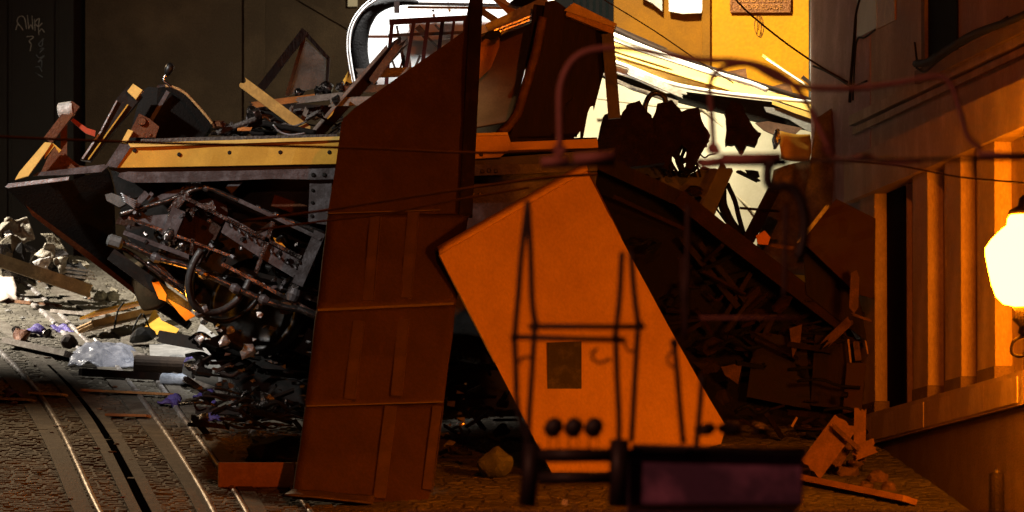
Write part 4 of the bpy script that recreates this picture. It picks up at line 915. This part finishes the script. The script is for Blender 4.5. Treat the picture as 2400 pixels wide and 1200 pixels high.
# ------------------------------------------------------------------ ground debris, left
RG = 'rubble heap at the far left kerb'
def sheetlab(c, nx, ny, amp, m, d, th, seed, lab, cat, grp=None, freq=6, name='crumpled_sheet'):
    return tag(sheet(name, c, nx, ny, amp, m, None, d, th, seed, freq), lab, cat, grp)
sheetlab([(5, 518), (62, 508), (84, 560), (14, 572)], 12, 12, .10, CRUMP, 68.5, .01, 3, 'dented pale metal housing on top of the left rubble heap', 'metal sheet')
sheetlab([(0, 570), (45, 572), (46, 608), (0, 604)], 8, 8, .10, CRUMP, 68.3, .01, 7, 'small crumpled metal piece under the dented housing', 'metal sheet')
sheetlab([(78, 600), (108, 568), (132, 575), (130, 612)], 8, 8, .08, CRUMP, 68.2, .01, 11, 'upright bent metal plate in the middle of the left rubble heap', 'metal sheet')
sheetlab([(75, 615), (110, 602), (118, 640), (90, 642)], 8, 8, .1, DIRTW, 67.7, .01, 15, 'torn pale cloth on the left rubble heap', 'cloth')
sheetlab([(130, 606), (160, 604), (160, 640), (142, 642)], 8, 8, .1, CRUMP, 67.7, .01, 19, 'twisted bright metal strip at the right of the left rubble heap', 'metal sheet')
sheetlab([(98, 548), (140, 560), (158, 596), (120, 590)], 8, 8, .06, RUBBLE, 68.9, .02, 23, 'flat broken slab behind the left rubble heap', 'slab')
loose('timber_beam', 'long dusty timber beam lying in front of the left rubble heap', 'beam', None, (-20, 604), (211, 682), .115, .10, mat('dusty_tan_timber', (.34, .24, .13), .7, var=.5, scale=8), 67.2, (.02, .02))
for k in range(3): loose('thin_batten', 'thin grey battens stacked right of the left rubble heap', 'batten', 'stacked thin battens', (158, 628 + k * 9), (212 + k * 5, 636 + k * 9), .018, .05, GREYW, 67.6)
rj = random.Random(77)
for k in range(22):
    x = rj.uniform(-20, 330); y = 560 + x * .36 + rj.uniform(-14, 26); s = rj.uniform(.03, .085)
    tag(rock('rubble', G(min(x, 330), max(632, y + 46), s * .5), s, RUBBLE, None, 100 + k, .4, 1 if s < .05 else 2), 'pale broken stone in the rubble heap at the far left', 'rubble', RG)
RS = thing('rubble_bank', G(60, 640), 'dark bank of crushed metal behind the left rubble', 'rubble')
for k in range(14):
    x = rj.uniform(-10, 180); y = 565 + x * .25 + rj.uniform(0, 40)
    rock('chunk', P(x, y, rj.uniform(68.2, 69.2)), rj.uniform(.10, .2), rj.choice((BLACKM, CRUMP, RUBBLE, DSTEEL)), RS, 160 + k, .6)
# flat things on the lit setts
loose('grey_lath', 'flat grey lath lying across the rails on the lit setts', 'lath', None, G(132, 738, .03), G(250, 748, .03), .09, .03, GREYW, 60, (.05, .03), 90)
loose('brown_stick', 'thin orange-brown stick lying on the lit setts at the left edge', 'stick', None, G(0, 708, .02), G(135, 722, .02), .05, .03, WOOD, 60, (.05, .03), 90)
tag(sheet('pale_sack', [G(-40, 648, .32), G(30, 655, .30), G(42, 712, .02), G(-40, 715, .02)], 12, 12, .10, mat('pale_pink_sack', (.55, .45, .38), .8, var=.4, scale=9), None, 60, .01, 33, 4), 'pale pinkish sack slumped at the left edge', 'sack')
yb = thing('yellow_plank', G(300, 770), 'long yellow-painted plank on edge running to the wreck foot', 'plank')
bar('board', G(200, 794, .10), G(362, 755, .10), .06, .16, PALEW, yb, jag=(.02, 0)); bar('painted_edge', G(205, 793, .20), G(366, 754, .20), .02, .17, YEL, yb)
sh = tag(plate('yellow_floor_sheet', [G(330, 788, .02), G(362, 760, .14), G(378, 772, .08), G(420, 782, .04), G(410, 790, .02)], 60, .02, YEL), 'torn yellow sheet lying under the wreck by the orange glow', 'sheet')
for k, ps in enumerate(([(268, 770), (276, 730), (291, 708)], [(311, 775), (322, 750), (332, 735)], [(336, 735), (344, 752), (350, 770)])):
    g0 = G(ps[0][0], 790); tag(tube('bent_wire', [(x, y, g0.y) for x, y in ps], .008, BLACKM), 'thin black wire sticking up from the lit setts', 'wire', 'upright wires by the yellow plank')
tag(rock('black_box', G(330, 815, .10), .13, BLACK, None, 4, .1, 2, (1.1, .8, .7)), 'small black box behind the plastic bag', 'box')
loose('dark_beam', 'dark beam lying level behind the plastic bag', 'beam', None, (380, 790, 64.3), (470, 806, 64.0), .10, .08, DWOOD, 64)
# plastic bag
def bagf(s, t): return Vector((0, 0, .13 * max(0, math.sin(math.pi * s)) ** .6 * max(0, math.sin(math.pi * t)) ** .8))
tag(sheet('plastic_bag', [G(172, 832, .02), G(312, 826, .02), G(334, 866, .02), G(158, 864, .02)], 54, 36, .045, PLAST, None, 60, .004, 41, 5.5, True, bagf), 'crumpled translucent plastic bag on the setts left of centre', 'plastic bag')
tag(plate('white_board', [G(352, 852, .03), G(350, 818, .04), G(452, 815, .05), G(436, 852, .03)], 60, .025, PAPER, None, (0, .2, -1)), 'flat off-white board lying right of the plastic bag', 'board')
tag(plate('grey_board', [G(440, 850, .08), G(470, 812, .20), G(548, 858, .14), G(520, 890, .05)], 60, .025, PAPER, None, (0, .2, -1)), 'grey board tipped against the debris right of the white board', 'board')
for k, (c, lab) in enumerate((([(62, 778), (100, 766), (108, 786), (58, 786)], 'blue-purple glove on the setts at the upper left rail'), ([(120, 768), (150, 764), (176, 778), (150, 784)], 'blue-purple glove right of the first, near the plank'), ([(8, 922), (40, 918), (58, 930), (12, 934)], 'dim purple glove beside the rail at the left edge'),
        ([(434, 845), (452, 838), (452, 890), (430, 890)], 'shiny purple glove draped over the pale cylinder'), ([(484, 850), (508, 842), (502, 880), (480, 880)], 'purple glove right of the draped shiny one'), ([(372, 938), (418, 934), (420, 952), (374, 952)], 'dim purple glove lying between two rails'), ([(455, 930), (505, 928), (505, 946), (455, 946)], 'dark purple rag right of the glove between the rails'), ([(478, 975), (520, 972), (520, 985), (478, 985)], 'small dark purple rag by the long dark plank'))):
    g = G(c[2][0], c[2][1] + 4).y
    tag(sheet('purple_glove', [(x, y, g + (.1 if i < 2 else -.05)) for i, (x, y) in enumerate(c)], 10, 8, .06, PURPLE, None, 60, .012, 50 + k, 9, True, lambda s, t: Vector((0, 0, .02 * math.sin(3.1 * s)))), lab, 'glove', 'purple gloves dropped among the rails')
lathe_o = lathe('pipe_section', G(398, 882, .09), [(.07, -.3), (.075, -.28), (.075, .28), (.07, .3)], mat('brown_bark_pipe', (.07, .045, .03), .8, var=.5), None, 18, Vector((1, 0, -.05)))
tag(lathe_o, 'dark brown round log lying behind the pale cylinder', 'log')
tag(lathe('pale_cylinder', G(412, 878, .10), [(.06, -.05), (.068, -.03), (.07, .05), (.05, .09)], PAPER, None, 18, Vector((.8, -.5, -.1))), 'short pale cylinder capping the brown log', 'pipe')
mu = thing('silencer', G(490, 915), 'grey cylindrical tank with a rim lying among the debris by the rails', 'tank')
ax = Vector((.75, -.62, -.12)); c0 = G(452, 905, .12)
lathe('shell', c0, [(.03, -.05), (.10, -.03), (.12, .02), (.125, .42), (.12, .44)], mat('grey_tank_paint', (.22, .21, .19), .45, .2, var=.4), mu, 24, ax)
lathe('rim', c0 + ax.normalized() * .40, [(.128, 0), (.142, .01), (.142, .04), (.128, .05)], ALU, mu, 24, ax)
lathe('strap', c0 + ax.normalized() * .10, [(.126, 0), (.132, .005), (.132, .025), (.126, .03)], DSTEEL, mu, 24, ax)
tag(sheet('curved_shell', [G(520, 905, .25), G(570, 905, .22), G(600, 965, .03), G(555, 965, .03)], 10, 10, .03, DSTEEL, None, 60, .012, 61, 3, True, lambda s, t: Vector((0, 0, .12 * math.sin(math.pi * s)))), 'curved dark metal shell peeling off beside the grey tank', 'metal sheet')
bo = thing('plastic_bottle', G(405, 915), 'crushed clear plastic bottle lying across a rail', 'bottle')
ax = Vector((.9, -.5, -.05)); c0 = G(378, 905, .06)
lathe('body', c0, [(.03, 0), (.05, .015), (.047, .07), (.052, .1), (.045, .15), (.05, .2), (.03, .25), (.014, .28)], mat('clear_blue_plastic', (.55, .62, .75), .12, var=.3, spec=.9, bump=.3), bo, 16, ax)
lathe('neck', c0 + ax.normalized() * .281, [(.014, 0), (.014, .05)], WHITE, bo, 12, ax)
for nm, lab, a, b, w, h, m in (
    ('dark_plank', 'narrow dark plank lying across the right-hand rails', (196, 888), (372, 898), .09, .06, DWOOD),
    ('dark_plank', 'long low dark plank in front of the debris near the brown panel', (470, 978), (715, 982), .09, .06, DWOOD),
    ('dark_plank', 'brown plank lying beside the grey tank pointing right', (420, 900), (548, 946), .13, .05, GREYW),
    ('dark_plank', 'broken grey plank at the left edge above the cable slot', (32, 818), (170, 848), .20, .05, GREYW),
    ('dark_plank', 'short pale plank under the right end of the plastic bag', (300, 842), (352, 856), .14, .05, GREYW),
    ('dark_plank', 'thin orange-brown strip lying across the middle rails', (200, 925), (400, 935), .10, .02, mat('orange_strip', (.40, .18, .06), .7, var=.4)),
    ('dark_plank', 'second thin orange strip nearer the camera between the rails', (260, 983), (335, 985), .10, .02, mat('orange_strip', (.40, .18, .06))),
    ('dark_plank', 'thin pale strip beside the left rail', (80, 932), (150, 936), .12, .02, GREYW),
    ('dark_plank', 'flat paving slat left of the left rail', (-10, 945), (62, 948), .16, .02, GREYW)):
    loose(nm, lab, 'plank', 'planks scattered over the rails', G(a[0], a[1], h / 2 + .025), G(b[0], b[1], h / 2 + .025), w, h, m, 60, (.05, .06), 90)
for k, (x, y, s, m, lab) in enumerate(((50, 805, .10, RUST, 'rusty brown lump left of the plastic bag'), (112, 792, .06, DSTEEL, 'flat dark lump behind the rusty lump'), (160, 815, .09, DWOOD, 'dark brown lump touching the plastic bag on its left'), (36, 785, .05, DSTEEL, 'small dark lump at the far left rail'))):
    tag(rock('lump', G(x, y, s * .5), s, m, None, 200 + k, .4), lab, 'debris')
# orange-lit block and black sack
ob = G(600, 1146)
tag(box('timber_block', ob + Vector((0, .12, .105)), .57, .22, .19, mat('sawn_orange_timber', (.62, .32, .09), .65, var=.3, scale=7, bump=.25), bev=.012), 'squared timber block glowing orange in front of the brown panel', 'block')
tag(rock('black_sack', G(640, 1082, .10), .30, BLACKM, None, 301, .4, 3, (1, .8, .55)), 'black sack slumped behind the orange block', 'sack')
tag(rock('concrete_block', G(1160, 1122, .13), .15, CONC, None, 305, .12, 3, (.95, .9, .85)), 'pale rounded concrete block lying right of the brown panel', 'block')
# dark debris pile under the wreck
DP = thing('dark_debris_pile', G(620, 960), 'dark glinting pile of smashed machinery under the wreck left of the brown panel', 'debris')
for k in range(110):
    x = rj.uniform(455, 760); y = rj.uniform(765, 1005); y = max(y, 790 + (x - 460) * .05)
    junk(DP, x, y, 61.5 - (y - 800) * .0085 + rj.uniform(-.1, .3), rj.uniform(14, 40), 400 + k)
for k in range(30):
    x = rj.uniform(1030, 1250); y = rj.uniform(820, 1070)
    junk(DP, x, y, 60.2 - (y - 800) * .0075, rj.uniform(14, 40), 600 + k)
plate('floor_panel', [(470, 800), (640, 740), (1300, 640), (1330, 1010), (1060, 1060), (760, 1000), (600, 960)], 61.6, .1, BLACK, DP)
SG = 'broken glass glinting in the dark debris pile'
for k in range(70):
    if k < 52: x = rj.uniform(460, 730); y = rj.uniform(760, 1010); d = 60.0 - (y - 800) * .008
    else: x = rj.uniform(1040, 1110); y = rj.uniform(900, 1060); d = 58.6
    s = rj.uniform(4, 11) * (1.6 if rj.random() < .12 else 1); a0 = rj.uniform(0, 6.28)
    poly = [(x + s * math.cos(a0 + t) * rj.uniform(.5, 1.3), y + .6 * s * math.sin(a0 + t) * rj.uniform(.4, 1.2), d + rj.uniform(-.03, .03)) for t in (0, 1.8, 3.3, 4.8)]
    if k % 2: poly = poly[:3]
    tag(plate('glass_shard', poly, d, .006, SHARD if k % 3 else PAPER, None), 'small pale shard glinting in the dark debris under the wreck', 'shard', SG)
for k, (x, y, s) in enumerate(((480, 745, .07), (470, 795, .06), (580, 825, .08), (608, 737, .035), (540, 775, .05), (525, 800, .06))):
    tag(rock('bright_fitting', P(x, y, 60.4), s, ALU if k != 3 else WHITE, None, 600 + k, .5, 2, (.9, .7, .8)), 'shiny metal fitting catching the floodlight under the bogie', 'fitting', 'shiny fittings under the bogie')
SC = 'small scraps scattered on the setts'
for k in range(90):
    x = rj.uniform(0, 700); y = rj.uniform(800, 1185) if k < 60 else rj.uniform(650, 800)
    if k >= 60: x = rj.uniform(0, 300)
    s = rj.uniform(.008, .03); 
    tag(rock('scrap', G(x, y, s * .5 + .012), s, rj.choice((RUBBLE, GREYW, PAPER, WOOD, RUST)), None, 700 + k, .5, 1, (1.6, 1, .5)), 'tiny scrap lying on the setts among the rails', 'debris', SC)

# ------------------------------------------------------------------ foreground: roof of the lower tram with its pantograph (out of focus)
LT = thing('lower_tram', Vector((.9, 33.0, 0)), 'blurred dark roof and plum equipment box of the lower tram in the foreground', 'tram')
df = 30.0
zr = P(1200, 1196, df - 1.0).z
box('roof', Vector((.75, df + 3.6, zr - .09)), 2.3, 9.4, .16, mat('slate_blue_roof', (.06, .05, .12), .6, var=.4), LT)
box('body', Vector((.75, df + 3.6, (zr - .17) / 2 + .25)), 2.2, 9.0, zr - .17 - .5, YEL, LT)
box('windscreen', Vector((.75, df - .93, zr - .75)), 1.9, .03, .7, BLACK, LT)
zb = P(1475, 1182, df).z; zt = P(1475, 1062, df).z; x0 = P(1476, 1100, df).x; x1 = P(1882, 1100, df).x
rb_ = box('equipment_box', Vector(((x0 + x1) / 2, df + .45, (zb + zt) / 2)), x1 - x0, .8, zt - zb, PURPB, LT, bev=.01)
box('box_lid', Vector(((x0 + x1) / 2, df + .45, zt + .008)), x1 - x0 + .03, .84, .022, PBLACK, LT)
PG = thing('pantograph', P(1350, 1180, df), 'blurred dark pantograph with pinkish hoops on the lower tram roof', 'pantograph')
def rod(a, b, w, m=PBLACK, d=df, nm='strut'): return tube(nm, [a, b], w, m, PG, d, 8, 2, curve=False)
def curve(ps, w, m=PBLACK, d=df, nm='hoop'): return tube(nm, ps, w, m, PG, d, 8, 6)
curve([(1312, 345), (1311, 270), (1312, 210), (1326, 165), (1352, 132), (1390, 116), (1440, 112), (1500, 117), (1560, 128), (1640, 140), (1720, 143), (1790, 156), (1850, 190), (1890, 240), (1918, 295), (1942, 345)], .0125, PINKM, df)
curve([(1672, 345), (1668, 270), (1664, 205), (1676, 172), (1706, 155), (1760, 152), (1820, 185), (1890, 204), (1990, 207), (2090, 196), (2170, 182), (2208, 180), (2232, 205), (2250, 260), (2268, 320), (2300, 350)], .0115, PINKM, df + 1.2)
for a, b, w, m in (((1268, 380), (1332, 376), .020, PINKM), ((1345, 372), (1440, 366), .022, PINKM), ((1640, 384), (1700, 378), .020, PINKM), ((1690, 374), (1832, 372), .024, PINKM), ((1270, 388), (1440, 382), .012, PBLACK), ((1630, 380), (1845, 380), .016, PBLACK), ((1840, 376), (2400, 372), .007, PBLACK)):
    rod(a, b, w, m, df, 'collector_bar')
curve([(1950, 372), (1985, 376), (2010, 368), (2035, 364), (2060, 376), (2100, 382), (2160, 378)], .010, PINKM, df + .2, 'bonding_cable')
rod((2290, 360), (2410, 366), .012, PINKM, df, 'collector_bar')
for x, y, d in ((1312, 352, df), (1675, 352, df), (1940, 350, df), (1800, 385, df)):
    rock('clamp', P(x, y, d), .032, PINKM if x != 1800 else PBLACK, PG, int(x), .4)
curve([(1800, 390), (1800, 425), (1815, 440), (1845, 435), (1872, 460), (1886, 510), (1884, 560), (1872, 605)], .020, PBLACK, df, 'insulator_arm')
for p in ([(1237, 470), (1222, 600), (1214, 700), (1206, 790)], [(1206, 790), (1209, 870), (1214, 960), (1240, 1045)], [(1237, 470), (1244, 600), (1247, 700), (1254, 758)], [(1254, 758), (1247, 870), (1241, 960), (1238, 1045)],
          [(1458, 590), (1452, 700), (1443, 785)], [(1443, 785), (1446, 880), (1450, 960), (1451, 1045)], [(1479, 590), (1486, 680), (1496, 760)], [(1496, 760), (1488, 890), (1480, 1035)],
          [(1580, 800), (1587, 870), (1594, 960), (1602, 1040)], [(1646, 880), (1640, 960), (1632, 1045)]):
    curve(p, .0115, PBLACK, df, 'strut')
for p in ([(1612, 480), (1610, 640), (1606, 790)], [(1842, 480), (1840, 600), (1838, 700)], [(1600, 600), (1604, 800)]):
    curve(p, .010, mat('dim_brown_strut', (.06, .028, .02), .5), df + .8, 'strut')
rod((1196, 790), (1462, 797), .0115, PBLACK, df, 'cross_tube'); rod((1238, 765), (1512, 766), .0115, PBLACK, df, 'cross_tube'); rod((1640, 745), (1875, 745), .006, PINKM, df + .5, 'cross_tube')
for x, y in ((1206, 790), (1254, 762), (1444, 790), (1496, 762), (1582, 805)): rock('joint', P(x, y, df), .022, PBLACK, PG, x, .2)
curve([(1216, 852), (1224, 838), (1240, 838), (1246, 832)], .006, PBLACK, df, 'hook')
curve([(1432, 845), (1424, 842), (1412, 850), (1398, 848), (1388, 838), (1390, 824), (1402, 818)], .006, PBLACK, df, 'hook')
curve([(1464, 790), (1466, 812), (1476, 824), (1486, 822)], .005, PBLACK, df, 'hook')
curve([(1578, 820), (1566, 834), (1566, 850), (1578, 862)], .005, PBLACK, df, 'hook')
for x in (1296, 1343, 1390):
    kn = lathe('knob', P(x - 8, 1016, df), [(.012, -.012), (.030, .0), (.036, .022), (.034, .045), (.024, .062), (.008, .07)], PBLACK, PG, 14, Vector((.55, 0, .8)))
    rod((x - 8, 1014), (x - 10, 1056), .003, PBLACK, df, 'stem'); rod((x + 12, 1010), (x + 12, 1052), .002, PBLACK, df, 'stem')
rod((1262, 1068), (1432, 1066), .028, PBLACK, df, 'base_beam'); rod((1262, 1122), (1432, 1120), .024, PBLACK, df, 'base_beam')
rod((1246, 1040), (1236, 1188), .034, PBLACK, df, 'base_leg'); rod((1452, 1030), (1448, 1188), .038, PBLACK, df, 'base_leg')
rod((1480, 1046), (1886, 1056), .010, PBLACK, df, 'base_beam')
for x in (1630, 1690, 1760): rock('motor', P(x + 20, 1008, df + .1), .05, PBLACK, PG, x, .2, 2, (1, 1, .7))
for x, y in ((1300, 1176), (1325, 1178), (1348, 1186)):
    rock('brass_nut', P(x, y, df - .3), .014, mat('old_brass', (.6, .38, .12), .3, 1.0, var=.3), PG, x, .3, 1)

# ------------------------------------------------------------------ overhead wires between camera and wreck
OG = 'overhead wires crossing in front of the wreck'
for lab, ps, d, r_ in (('overhead wire crossing the yellow sill and brown panel almost level', [(-60, 318), (300, 333), (800, 346), (1110, 358), (1300, 352)], 47, .011),
                       ('overhead wire crossing the brown panel at its middle, rising right', [(560, 520), (770, 492), (1000, 456), (1250, 420), (1400, 408)], 47, .011),
                       ('overhead wire lowest of the three across the brown panel', [(600, 540), (760, 518), (900, 502), (1060, 470), (1240, 440)], 49, .009),
                       ('thin guy wire slanting down across the ochre wall from the plaque', [(1720, -5), (1760, 35), (1830, 92), (1895, 138), (1950, 172), (2010, 205)], 61.5, .010),
                       ('thin overhead wire slanting down over the shaded ochre wall', [(1400, -10), (1530, 70), (1640, 145), (1720, 195)], 58, .006),
                       ('thin sagging wire crossing the pilasters at lintel height', [(1900, 372), (2100, 388), (2250, 415), (2420, 430)], 50, .008)):
    tag(tube('overhead_wire', ps, r_ * .8, mat('brown_wire_sheath', (.03, .016, .01), .8), None, d, 7, 5), lab, 'wire', OG)
